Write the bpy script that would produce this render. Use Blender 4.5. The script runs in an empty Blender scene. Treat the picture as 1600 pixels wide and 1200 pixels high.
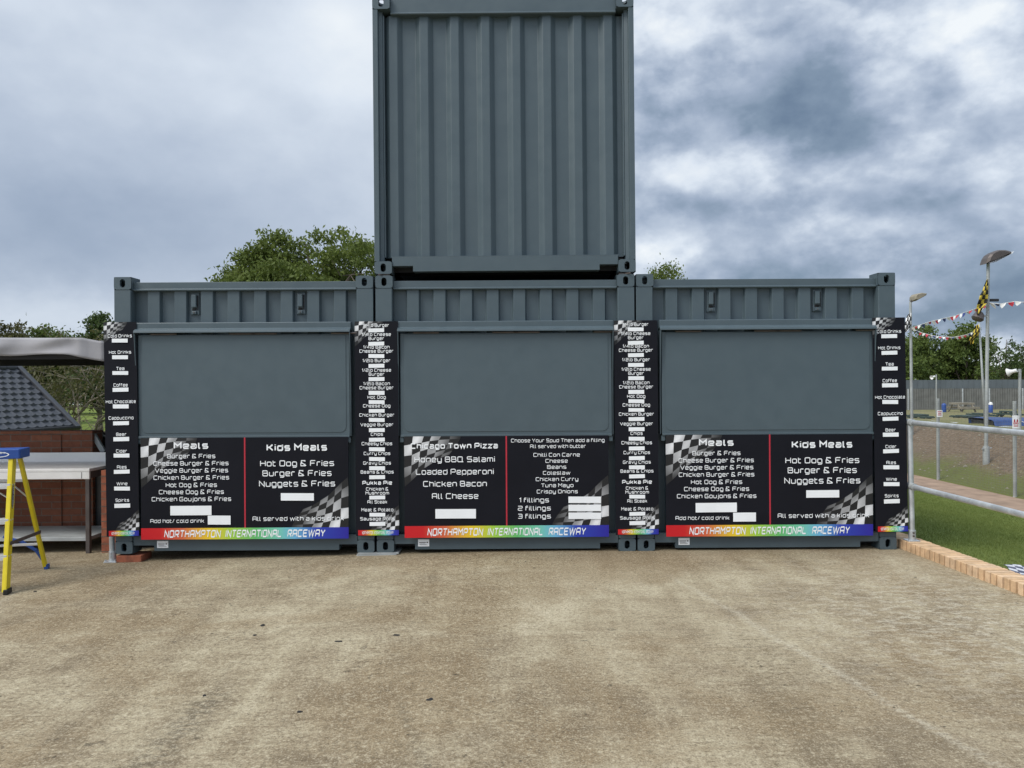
import bpy, bmesh, math, random
import numpy as np
from mathutils import Vector, Matrix, noise
R = math.radians
sc = bpy.context.scene
col = sc.collection
random.seed(7)

# ------------------------------------------------------------------ camera
F, ROLL, CAMZ, CAMY = 1202.0, 0.00576, 1.578, -7.24
cam = bpy.data.cameras.new('camera'); cam.sensor_width = 36; cam.lens = F/1600*36
cam.clip_start = .05; cam.clip_end = 2000
camo = bpy.data.objects.new('camera', cam); col.objects.link(camo)
camo.matrix_world = Matrix.Translation((0, CAMY, CAMZ)) @ Matrix.Rotation(R(90), 4, 'X') @ Matrix.Rotation(-ROLL, 4, 'Z')
sc.camera = camo
sc.view_settings.view_transform = 'Standard'; sc.view_settings.look = 'None'
sc.view_settings.exposure = 0.2; sc.view_settings.gamma = 1

# ------------------------------------------------------------------ node helper
class E:
    nt = None
    def __init__(s, k): s.k = k
    @staticmethod
    def m(op, *a, clamp=False):
        n = E.nt.nodes.new('ShaderNodeMath'); n.operation = op; n.use_clamp = clamp
        for i, v in enumerate(a):
            if isinstance(v, E): E.nt.links.new(v.k, n.inputs[i])
            else: n.inputs[i].default_value = v
        return E(n.outputs[0])
    def __add__(a, b): return E.m('ADD', a, b)
    __radd__ = __add__
    def __mul__(a, b): return E.m('MULTIPLY', a, b)
    __rmul__ = __mul__
    def __sub__(a, b): return E.m('SUBTRACT', a, b)
    def __rsub__(a, b): return E.m('SUBTRACT', b, a)
    def __truediv__(a, b): return E.m('DIVIDE', a, b)
def N(t, **kw):
    n = E.nt.nodes.new(t)
    for k, v in kw.items(): setattr(n, k, v)
    return n
def L(a, b): E.nt.links.new(a.k if isinstance(a, E) else a, b)
def smooth(x, a, b, lo=0., hi=1.):
    n = N('ShaderNodeMapRange', interpolation_type='SMOOTHSTEP')
    L(x, n.inputs[0])
    for i, v in zip((1, 2, 3, 4), (a, b, lo, hi)): n.inputs[i].default_value = v
    return E(n.outputs[0])
def fbm(vec, scale, detail=5, rough=.55, dist=0., out=0):
    n = N('ShaderNodeTexNoise'); L(vec, n.inputs['Vector'])
    n.inputs['Scale'].default_value = scale; n.inputs['Detail'].default_value = detail
    n.inputs['Roughness'].default_value = rough; n.inputs['Distortion'].default_value = dist
    return E(n.outputs[out])
def mixc(f, a, b, blend='MIX'):
    n = N('ShaderNodeMix', data_type='RGBA', blend_type=blend)
    for v, i in ((f, 0), (a, 6), (b, 7)):
        if isinstance(v, E): L(v, n.inputs[i])
        elif i == 0: n.inputs[0].default_value = v
        else: n.inputs[i].default_value = (*v, 1) if len(v) == 3 else v
    return E(n.outputs[2])
def ramp(x, stops, interp='LINEAR'):
    n = N('ShaderNodeValToRGB'); n.color_ramp.interpolation = interp
    e = n.color_ramp.elements
    while len(e) < len(stops): e.new(.5)
    for i, (p, c) in enumerate(stops):
        e[i].position = p; e[i].color = (*c, 1)
    L(x, n.inputs[0]); return E(n.outputs[0])
def mapv(vec, scale=(1, 1, 1), rot=(0, 0, 0), loc=(0, 0, 0)):
    n = N('ShaderNodeMapping'); L(vec, n.inputs[0])
    n.inputs['Scale'].default_value = scale; n.inputs['Rotation'].default_value = rot; n.inputs['Location'].default_value = loc
    return E(n.outputs[0])

# ------------------------------------------------------------------ world: cloudy daylight sky
SUN_EL, SUN_AZ = R(47), R(-122)      # azimuth from +y towards +x: behind the viewer's left shoulder
world = bpy.data.worlds.new('World'); sc.world = world; world.use_nodes = True
E.nt = world.node_tree; E.nt.nodes.clear()
tc = N('ShaderNodeTexCoord'); D_ = E(tc.outputs['Generated'])
sp = N('ShaderNodeSeparateXYZ'); L(D_, sp.inputs[0])
dx, dy, dz = (E(sp.outputs[i]) for i in range(3))
cp = N('ShaderNodeCombineXYZ'); L(dx, cp.inputs[0]); L(dy, cp.inputs[1]); L(dz*1.5, cp.inputs[2])
P_ = E(cp.outputs[0])
az0 = E.m('ARCTAN2', dx, dy); el0 = E.m('ARCSINE', dz)
az = az0 + (fbm(mapv(P_, loc=(4, 1, 9)), 7, 6, .6) - .5)*.22
el = el0 + (fbm(mapv(P_, loc=(8, 5, 2)), 7, 6, .6) - .5)*.12
def blob(px, py, wx, wy):
    u, v = (px-800), (600-py)
    a0, e0 = math.atan2(u, F), math.atan2(v, math.hypot(F, u))
    da = (az - a0)*(F/wx); de = (el - e0)*(F/wy)
    return E.m('EXPONENT', (da*da + de*de)*-1.0)
def cloudn(off, sc_, dt, ro): return fbm(mapv(P_, loc=off), sc_, dt, ro, 0.)
n1 = cloudn((0, 0, 0), 5.0, 7, .52); n1u = cloudn((0, 0, .045), 5.0, 7, .52)
n2 = cloudn((3.1, 7.7, 1.3), 13.0, 6, .52); n2u = cloudn((3.1, 7.7, 1.318), 13.0, 6, .52)
nl = cloudn((1.1, 2.2, 5.0), 2.2, 5, .5)
lit = (n1 - n1u)*1.25 + (n2 - n2u)*.55      # tops of the puffs catch the light, undersides are grey
right = smooth(az0, R(-7), R(9))
rough = (smooth(n1, .36, .64) - .5)*.31 + (smooth(n2, .38, .62) - .5)*.13 + lit*.55
soft = (nl - .5)*.42 + (n1 - .5)*.22 + lit*.12
v = right*rough + (1.0-right)*soft + .635 + (1.0-right)*.055
v = v - blob(1140, 185, 200, 62)*.27 - blob(1210, 150, 260, 100)*.20 - blob(1290, 60, 110, 60)*.12 - blob(1230, 120, 90, 50)*.12
v = v - right*blob(1480, 490, 380, 85)*.38 - blob(1330, 330, 120, 40)*.10 - blob(1500, 200, 110, 70)*.08
v = v + blob(1020, 50, 110, 80)*.22 + blob(1330, 245, 130, 40)*.13 + blob(1120, 275, 180, 28)*.09 + blob(1570, 120, 120, 80)*.20 + blob(1470, 50, 170, 60)*.20 + blob(1010, 370, 80, 40)*.10 + blob(1400, 380, 110, 25)*.14 + blob(1130, 370, 230, 50)*.08 + blob(1575, 590, 130, 52)*.75
v = v + blob(330, 190, 420, 130)*.02 + blob(560, 60, 110, 110)*.13 - blob(120, 340, 330, 90)*.13 + blob(100, 490, 260, 45)*.12 + blob(20, 20, 160, 60)*.08
clr = ramp(v, [(0.0, (.14, .20, .29)), (.25, (.205, .275, .37)), (.45, (.315, .385, .50)), (.62, (.44, .51, .62)), (.82, (.65, .715, .80)), (1.0, (.82, .86, .89))])
# overcast sky: brighter towards the zenith and round the veiled sun
sdir = Vector((math.sin(SUN_AZ)*math.cos(SUN_EL), math.cos(SUN_AZ)*math.cos(SUN_EL), math.sin(SUN_EL)))
sd = dx*sdir.x + dy*sdir.y + dz*sdir.z
bright = 1.0 + smooth(dz, .45, .95)*0.7 + smooth(sd, .35, 1.0)*0.6
sky = N('ShaderNodeTexSky', sky_type='NISHITA'); sky.sun_disc = False
sky.sun_elevation = SUN_EL; sky.sun_rotation = SUN_AZ; sky.air_density = 1.0; sky.dust_density = 2.0
bg1 = N('ShaderNodeBackground'); L(E(sky.outputs[0]), bg1.inputs[0]); bg1.inputs[1].default_value = .08
bg2 = N('ShaderNodeBackground'); L(clr, bg2.inputs[0]); L(bright, bg2.inputs[1])
mx = N('ShaderNodeMixShader'); mx.inputs[0].default_value = .93
L(bg1.outputs[0], mx.inputs[1]); L(bg2.outputs[0], mx.inputs[2])
wo = N('ShaderNodeOutputWorld'); L(mx.outputs[0], wo.inputs[0])
sun = bpy.data.lights.new('sun', 'SUN'); sun.energy = 2.4; sun.angle = R(28); sun.color = (1, .94, .84)
suno = bpy.data.objects.new('sun', sun); col.objects.link(suno)
suno.rotation_euler = (-sdir).to_track_quat('-Z', 'Y').to_euler()

# ------------------------------------------------------------------ materials
def new_mat(name):
    m = bpy.data.materials.new(name); m.use_nodes = True
    E.nt = m.node_tree; E.nt.nodes.clear()
    o = N('ShaderNodeOutputMaterial'); b = N('ShaderNodeBsdfPrincipled'); L(b.outputs[0], o.inputs[0])
    return m, b
def objco(): return E(N('ShaderNodeTexCoord').outputs['Object'])
def posco(): return E(N('ShaderNodeNewGeometry').outputs['Position'])
def bump(b, h, strength=.3, dist=.01):
    n = N('ShaderNodeBump'); n.inputs['Strength'].default_value = strength; n.inputs['Distance'].default_value = dist
    L(h, n.inputs['Height']); L(n.outputs[0], b.inputs['Normal'])
def simple(name, c, rough=.5, metal=0., var=.12, scale=6., bmp=0., spec=.5):
    m, b = new_mat(name); p = posco()
    n = fbm(p, scale, 6, .6)
    k = smooth(n, .3, .7, 1-var, 1+var)
    cc = N('ShaderNodeVectorMath', operation='SCALE'); cc.inputs[0].default_value = c; L(k, cc.inputs['Scale'])
    L(cc.outputs[0], b.inputs['Base Color'])
    L(smooth(n, .3, .7, rough*.9, min(1, rough*1.1)), b.inputs['Roughness'])
    b.inputs['Metallic'].default_value = metal
    b.inputs['Specular IOR Level'].default_value = spec
    if bmp: bump(b, fbm(p, scale*12, 3, .6), bmp, .004)
    return m
M = {}
def paint():
    m, b = new_mat('grey_paint'); p = posco()
    big = fbm(p, 1.3, 5, .6); fine = fbm(p, 7, 6, .6)
    f = smooth(big*.5 + fine*.5, .35, .65)
    c = mixc(f, (.0635, .0905, .1065), (.0705, .100, .117))
    streak = fbm(mapv(p, scale=(16, 16, .5)), 2.2, 4, .6)
    c = mixc(smooth(streak, .62, .80, 0, .03), c, (.12, .15, .16))
    L(c, b.inputs['Base Color'])
    L(smooth(fine, .3, .7, .36, .50), b.inputs['Roughness'])
    bump(b, fbm(p, 150, 3, .6) + fbm(p, 5, 2, .5)*2.5, .10, .004)
    return m
M['paint'] = paint()
def concrete():
    m, b = new_mat('yard_concrete'); p = posco()
    n0 = fbm(p, .42, 6, .6, .6); n1 = fbm(mapv(p, loc=(5, 2, 0)), 1.6, 8, .66, .4)
    sweep = fbm(mapv(p, scale=(.5, 6.5, 1), rot=(0, 0, R(6))), 1.6, 8, .68, .2)
    run = fbm(mapv(p, scale=(3.4, .32, 1), rot=(0, 0, R(-18))), 1.3, 7, .64, .3)
    mott = fbm(mapv(p, scale=(1, 1.7, 1), loc=(1, 8, 0), rot=(0, 0, R(12))), 4.6, 8, .70, .3)
    broom = fbm(mapv(p, scale=(7, 52, 1), rot=(0, 0, R(3))), 1.6, 6, .7, .2)
    gritA = fbm(p, 42, 5, .72); gritB = fbm(mapv(p, loc=(3, 3, 0)), 105, 4, .75); gritC = fbm(mapv(p, loc=(7, 1, 0), scale=(.6, 1.3, 1)), 24, 6, .72)
    x = E(N('ShaderNodeSeparateXYZ').outputs[0]); L(p, x.k.node.inputs[0]); y = E(x.k.node.outputs[1])
    val = n0*.28 + n1*.24 + sweep*.12 + run*.20 + mott*.16
    c = ramp(smooth(val, .39, .61), [(0, (.172, .131, .082)), (.35, (.295, .237, .153)), (.65, (.385, .325, .217)), (1, (.50, .435, .305))])
    # browner and damper along the middle, pale scuffed laitance to the right, old drag marks
    brown = smooth(fbm(mapv(p, scale=(.8, .8, 1), loc=(9, 4, 0), rot=(0, 0, R(-30))), .75, 7, .66, .5), .47, .60)
    c = mixc(brown*.50, c, (.225, .155, .080))
    ex = (x - 3.0)/1.3; ey = (y + 2.0)/1.5
    pale = E.m('EXPONENT', (ex*ex + ey*ey)*-1.0)*smooth(fbm(mapv(p, scale=(7, 13, 1), rot=(0, 0, R(-12))), 1.3, 7, .74, .2), .48, .58)
    c = mixc(pale*.60, c, (.58, .53, .42))
    def drag(x0, w, y0, y1, k, col_, cin, lean=0.):
        d = (x - x0 - (y-y0)*lean + (n1-.5)*.12)/w
        return mixc(E.m('EXPONENT', d*d*-1.0)*smooth(y, y0-.3, y0)*smooth(y, y1, y1+.4, 1, 0)*smooth(gritC, .40, .58)*k, cin, col_)
    c = drag(-1.55, .10, -4.6, -3.35, .75, (.10, .085, .062), c)
    c = drag(-.20, .035, -4.6, -3.55, .55, (.13, .105, .07), c, -.30)
    c = drag(1.25, .22, -4.4, -2.6, .45, (.14, .105, .06), c, .12)
    c = drag(2.05, .035, -4.4, -1.2, .55, (.60, .55, .43), c, -.22)
    c = drag(-3.0, .05, -4.0, -1.0, .35, (.58, .52, .40), c, -.35)
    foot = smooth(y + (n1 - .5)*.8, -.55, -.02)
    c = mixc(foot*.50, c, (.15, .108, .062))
    c = mixc(smooth(broom, .50, .66, 0, .30), c, (.16, .122, .072))
    c = mixc(smooth(gritC, .53, .66, 0, .50), c, (.14, .105, .062))
    c = mixc(smooth(gritA, .51, .64, 0, .62), c, (.135, .105, .066))
    c = mixc(smooth(gritA, .47, .35, 0, .45), c, (.60, .53, .38))
    c = mixc(smooth(gritB, .53, .62, 0, .36), c, (.62, .56, .42))
    c = mixc(smooth(gritB, .46, .36, 0, .60), c, (.11, .086, .055))
    pit = fbm(mapv(p, loc=(2, 9, 0)), 15, 5, .72); patch = smooth(fbm(mapv(p, loc=(6, 6, 0)), .9, 4, .6), .45, .6)
    c = mixc(smooth(pit, .615, .66, 0, .85)*patch, c, (.05, .042, .032))
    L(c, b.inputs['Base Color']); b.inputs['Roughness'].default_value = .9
    b.inputs['Specular IOR Level'].default_value = .2
    bump(b, gritB*.5 + broom*.5 + gritA*.9, .9, .008)
    return m
M['concrete'] = concrete()
def grassmat(name, a, b2, sc_=1.0, dirt=0.):
    m, b = new_mat(name); p = posco()
    n = fbm(p, .6*sc_, 6, .65, .4); f = fbm(p, 30*sc_, 4, .7)
    c = mixc(smooth(n, .35, .65), a, b2)
    c = mixc(smooth(f, .4, .7, 0, .5), c, tuple(k*.45 for k in a))
    if dirt: c = mixc(smooth(fbm(p, .9, 7, .68, .6), .52, .60, 0, dirt), c, (.16, .115, .075))
    L(c, b.inputs['Base Color']); b.inputs['Roughness'].default_value = .95; b.inputs['Specular IOR Level'].default_value = .1
    bump(b, f, .5, .03); return m
M['lawn'] = grassmat('lawn_green', (.125, .165, .040), (.16, .20, .055))
M['field'] = grassmat('field_green', (.125, .17, .035), (.17, .21, .05), .3)
M['infield'] = grassmat('infield_grass', (.19, .19, .085), (.25, .225, .12), .5, .35)
def bankmat():
    m, b = new_mat('bank_earth'); p = posco()
    x = E(N('ShaderNodeSeparateXYZ').outputs[0]); L(p, x.k.node.inputs[0])
    n = fbm(p, 1.1, 7, .68, .5); f = fbm(p, 14, 6, .72)
    c = mixc(smooth(f, .35, .65), (.115, .085, .058), (.225, .172, .122))
    g = smooth(x + (n-.5)*2.6, 9.9, 10.9, 1, 0)
    c = mixc(g*smooth(f, .30, .55, .35, 1.0), c, (.140, .158, .048))
    c = mixc(smooth(x + (n-.5)*1.2, 12.0, 12.8), c, (.20, .195, .09))
    pebble = fbm(p, 7, 4, .8)
    c = mixc(smooth(pebble, .66, .70, 0, .7), c, (.38, .34, .29))
    L(c, b.inputs['Base Color']); b.inputs['Roughness'].default_value = .95; b.inputs['Specular IOR Level'].default_value = .1
    bump(b, f, .8, .06); return m
M['bank'] = bankmat()
M['dirt'] = simple('dirt_path', (.29, .21, .155), .95, 0, .2, 3, .5, .1)
M['board'] = simple('black_print', (.0095, .010, .0145), .5, 0, .1, 2, 0, .12)
M['white'] = simple('white_vinyl', (.84, .86, .88), .45, 0, .03, 4)
M['red'] = simple('red_print', (.45, .02, .04), .45, 0, .05, 4)
def vcolmat(name, rough=.45):
    m, b = new_mat(name); a = N('ShaderNodeVertexColor', layer_name='Col'); L(a.outputs[0], b.inputs['Base Color'])
    b.inputs['Roughness'].default_value = rough; return m
M['print'] = vcolmat('flag_print')
def rainbow():
    m, b = new_mat('rainbow_print'); g = N('ShaderNodeTexCoord')
    s = N('ShaderNodeSeparateXYZ'); L(g.outputs['Generated'], s.inputs[0])
    c = ramp(E(s.outputs[0]), [(0, (.55, .004, .012)), (.09, (.55, .008, .012)), (.20, (.62, .13, .05)), (.33, (.78, .55, .02)), (.44, (.33, .58, .06)),
        (.55, (.12, .47, .14)), (.66, (.17, .55, .42)), (.74, (.14, .42, .66)), (.84, (.02, .05, .40)), (1, (.018, .012, .28))])
    L(c, b.inputs['Base Color']); b.inputs['Roughness'].default_value = .42; return m
M['rainbow'] = rainbow()
M['dark'] = simple('shade_black', (.008, .008, .009), .8, 0, .1)  # flat black standing in for shade under the floor and in vent slots
M['galv'] = simple('galvanised_steel', (.52, .55, .57), .40, .55, .18, 9)
M['galv_dull'] = simple('dull_galvanised', (.36, .38, .38), .6, .3, .15, 4)
M['wire'] = simple('grey_wire', (.16, .165, .165), .6, .2, .1, 4)
M['steel'] = simple('stainless_steel', (.80, .78, .76), .42, .22, .05, 3)
M['steel_dark'] = simple('dark_steel', (.10, .085, .08), .5, .4, .15, 8)
M['yellow'] = simple('yellow_fibreglass', (.68, .54, .012), .4, 0, .06, 10)
M['blue_plastic'] = simple('blue_plastic', (.018, .07, .30), .45, 0, .08, 10)
M['alu'] = simple('aluminium', (.66, .67, .68), .38, .55, .06, 10)
M['black'] = simple('black_plastic', (.012, .012, .013), .5, 0, .1, 10)
M['tyre'] = simple('black_rubber', (.018, .017, .016), .85, 0, .2, 30)
def brickmat(name, c1, c2, mortar, sx=1., axis='XZ', bw=.225, bh=.075, ms=.006):
    m, b = new_mat(name); p = posco()
    s = N('ShaderNodeSeparateXYZ'); L(p, s.inputs[0]); k = N('ShaderNodeCombineXYZ')
    L(E(s.outputs[0]) + E(s.outputs[1]), k.inputs[0]); L(s.outputs[2], k.inputs[1])
    t = N('ShaderNodeTexBrick'); L(k.outputs[0], t.inputs['Vector'])
    t.inputs['Color1'].default_value = (*c1, 1); t.inputs['Color2'].default_value = (*c2, 1); t.inputs['Mortar'].default_value = (*mortar, 1)
    t.inputs['Scale'].default_value = 1; t.inputs['Mortar Size'].default_value = ms
    t.inputs['Brick Width'].default_value = bw; t.inputs['Row Height'].default_value = bh; t.inputs['Bias'].default_value = -.1
    n = fbm(p, 22, 5, .7)
    c = mixc(smooth(n, .35, .7, 0, .5), E(t.outputs[0]), tuple(q*.5 for q in c1))
    L(c, b.inputs['Base Color']); b.inputs['Roughness'].default_value = .9
    bump(b, E(t.outputs['Fac'])*-1.0 + n*.4, .6, .012); return m
M['brick'] = brickmat('red_brick', (.29, .105, .056), (.18, .062, .036), (.19, .145, .115))
M['brick_orange'] = simple('orange_brick', (.27, .085, .045), .9, 0, .3, 14, .5)
M['tile'] = simple('slate_grey_tile', (.040, .044, .053), .5, 0, .22, 8, .2)
M['fascia'] = simple('pale_fascia', (.55, .52, .48), .6, 0, .1)
M['canvas'] = simple('grey_canvas', (.33, .325, .345), .85, 0, .10, 2.2, .2)
M['canvas_in'] = simple('black_lining', (.022, .021, .023), .8, 0, .1, 3)
M['tarp'] = simple('black_tarp', (.022, .024, .026), .38, 0, .3, 8)
M['bark'] = simple('bark', (.085, .070, .055), .95, 0, .3, 6, .5)
M['twig'] = simple('pale_twig', (.17, .145, .11), .95, 0, .3, 6)
M['kerb'] = simple('buff_brick', (.54, .365, .215), .9, 0, .20, 11, .5)
M['kerb2'] = simple('buff_brick_pale', (.60, .425, .27), .9, 0, .20, 11, .5)
M['mortar'] = simple('mortar', (.13, .095, .07), .95, 0, .2, 20)
M['wallgrey'] = simple('grey_cladding', (.105, .125, .14), .6, 0, .12, 1.5)
M['wallpale'] = simple('weathered_boards', (.155, .158, .15), .85, 0, .18, 3)
M['green_plastic'] = simple('dark_green_plastic', (.025, .05, .045), .6)
M['wood'] = simple('weathered_wood', (.24, .215, .165), .9, 0, .2, 6)
M['blue_cover'] = simple('blue_cover', (.018, .055, .185), .55, 0, .25, 4)
M['flag_yellow'] = simple('yellow_cloth', (.55, .42, .05), .8)
M['flag_black'] = simple('black_cloth', (.012, .012, .012), .85)
M['flag_white'] = simple('white_cloth', (.72, .72, .72), .8)
M['flag_red'] = simple('red_cloth', (.42, .03, .05), .8)
M['flag_blue'] = simple('blue_cloth', (.03, .05, .20), .8)
M['lens'] = simple('lamp_glass', (.45, .46, .46), .2)
M['car'] = simple('white_car_paint', (.75, .75, .75), .3)
M['glass'] = simple('dark_glass', (.02, .025, .03), .1)
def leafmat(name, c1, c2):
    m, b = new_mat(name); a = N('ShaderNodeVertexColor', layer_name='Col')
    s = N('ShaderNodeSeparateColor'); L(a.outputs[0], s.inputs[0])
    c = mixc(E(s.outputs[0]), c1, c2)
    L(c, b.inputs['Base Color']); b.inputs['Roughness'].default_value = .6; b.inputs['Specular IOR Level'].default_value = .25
    t = N('ShaderNodeBsdfTranslucent'); L(mixc(.5, c, c2), t.inputs[0])
    x = N('ShaderNodeMixShader'); x.inputs[0].default_value = .3
    L(b.outputs[0], x.inputs[1]); L(t.outputs[0], x.inputs[2])
    o = [n for n in E.nt.nodes if n.type == 'OUTPUT_MATERIAL'][0]; L(x.outputs[0], o.inputs[0]); return m
M['leaf_ash'] = leafmat('ash_leaves', (.070, .105, .020), (.165, .205, .048))
M['leaf_dark'] = leafmat('dark_leaves', (.035, .062, .020), (.085, .122, .038))
M['leaf_mid'] = leafmat('mid_leaves', (.062, .102, .024), (.145, .190, .046))
M['leaf_olive'] = leafmat('olive_leaves', (.055, .060, .022), (.12, .115, .045))
M['blade'] = leafmat('grass_blades', (.115, .155, .034), (.21, .25, .068))

# ------------------------------------------------------------------ mesh helpers
class MB:
    def __init__(s): s.v = []; s.f = []; s.mi = []; s.col = None
    def add(s, verts, faces, mi=0):
        o = len(s.v); s.v += [tuple(q) for q in verts]
        for f in faces: s.f.append(tuple(i+o for i in f)); s.mi.append(mi)
    def box(s, x0, x1, y0, y1, z0, z1, mi=0):
        v = [(x, y, z) for z in (z0, z1) for y in (y0, y1) for x in (x0, x1)]
        s.add(v, [(0, 2, 3, 1), (4, 5, 7, 6), (0, 1, 5, 4), (2, 6, 7, 3), (0, 4, 6, 2), (1, 3, 7, 5)], mi)
    def prism(s, poly, a0, a1, axis='x', mi=0):
        n = len(poly)
        def P(p, a):
            return {'x': (a, p[0], p[1]), 'y': (p[0], a, p[1]), 'z': (p[0], p[1], a)}[axis]
        v = [P(p, a0) for p in poly] + [P(p, a1) for p in poly]
        s.add(v, [tuple(range(n))[::-1], tuple(range(n, 2*n))] + [(i, (i+1) % n, n+(i+1) % n, n+i) for i in range(n)], mi)
    def tube(s, pts, r, n=10, mi=0, cap=True):
        pts = [Vector(p) for p in pts]; rs = r if isinstance(r, (list, tuple)) else [r]*len(pts)
        t0 = (pts[1]-pts[0]).normalized(); up = Vector((0, 0, 1)) if abs(t0.z) < .9 else Vector((1, 0, 0))
        a = t0.cross(up).normalized(); V = []
        for i, p in enumerate(pts):
            t = (pts[min(i+1, len(pts)-1)] - pts[max(i-1, 0)]).normalized()
            a = (a - t*a.dot(t)).normalized(); b = t.cross(a)
            V += [p + (a*math.cos(2*math.pi*k/n) + b*math.sin(2*math.pi*k/n))*rs[i] for k in range(n)]
        f = [(i*n+k, i*n+(k+1) % n, (i+1)*n+(k+1) % n, (i+1)*n+k) for i in range(len(pts)-1) for k in range(n)]
        if cap: f += [tuple(range(n))[::-1], tuple((len(pts)-1)*n+k for k in range(n))]
        s.add(V, f, mi)
    def beam(s, p0, p1, w, d, side=(1, 0, 0), mi=0):
        p0, p1 = Vector(p0), Vector(p1); t = (p1-p0).normalized(); a = Vector(side); a = (a - t*a.dot(t)).normalized(); b = t.cross(a)
        v = [p + a*(w/2*i) + b*(d/2*j) for p in (p0, p1) for j in (-1, 1) for i in (-1, 1)]
        s.add(v, [(0, 2, 3, 1), (4, 5, 7, 6), (0, 1, 5, 4), (2, 6, 7, 3), (0, 4, 6, 2), (1, 3, 7, 5)], mi)
    def lathe(s, prof, n=20, mat=None, mi=0):
        v = [(r*math.cos(2*math.pi*k/n), r*math.sin(2*math.pi*k/n), z) for r, z in prof for k in range(n)]
        if mat is not None: v = [mat @ Vector(q) for q in v]
        s.add(v, [(i*n+k, i*n+(k+1) % n, (i+1)*n+(k+1) % n, (i+1)*n+k) for i in range(len(prof)-1) for k in range(n)], mi)
    def build(s, name, mat, parent=None, bevel=0., smooth=False, flat_angle=None):
        me = bpy.data.meshes.new(name); me.from_pydata([tuple(q) for q in s.v], [], s.f)
        mats = mat if isinstance(mat, (list, tuple)) else [mat]
        for m in mats: me.materials.append(M[m] if isinstance(m, str) else m)
        if len(mats) > 1: me.polygons.foreach_set('material_index', s.mi)
        bm = bmesh.new(); bm.from_mesh(me); bmesh.ops.recalc_face_normals(bm, faces=bm.faces); bm.to_mesh(me); bm.free()
        if s.col is not None:
            a = me.color_attributes.new('Col', 'FLOAT_COLOR', 'POINT')
            for i, c in enumerate(s.col): a.data[i].color = (*c, 1)
        if smooth:
            me.polygons.foreach_set('use_smooth', [True]*len(me.polygons))
            if flat_angle: me.set_sharp_from_angle(angle=R(flat_angle))
        o = bpy.data.objects.new(name, me); col.objects.link(o)
        if parent: o.parent = parent
        if bevel:
            b = o.modifiers.new('bevel', 'BEVEL'); b.width = bevel; b.segments = 2; b.limit_method = 'ANGLE'; b.angle_limit = R(35)
        return o
def thing(name, label, cat, loc=(0, 0, 0), rot=(0, 0, 0), group=None):
    o = bpy.data.objects.new(name, None); col.objects.link(o); o.location = loc; o.rotation_euler = rot
    o.empty_display_size = .1
    return tag(o, label, cat, group)
def tag(o, label, cat, group=None, kind=None):
    o['label'] = label; o['category'] = cat
    if group: o['group'] = group
    if kind: o['kind'] = kind
    return o
def struct(o): o['kind'] = 'structure'; return o
def copy_tree(o, parent=None):
    c = o.copy(); col.objects.link(c)
    if parent: c.parent = parent
    for ch in list(o.children): copy_tree(ch, c)
    return c
def at(px, py, D):
    u, v = px-800, py-600
    return Vector(((u-ROLL*v)/F*D, CAMY+D, CAMZ-(v+ROLL*u)/F*D))

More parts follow.
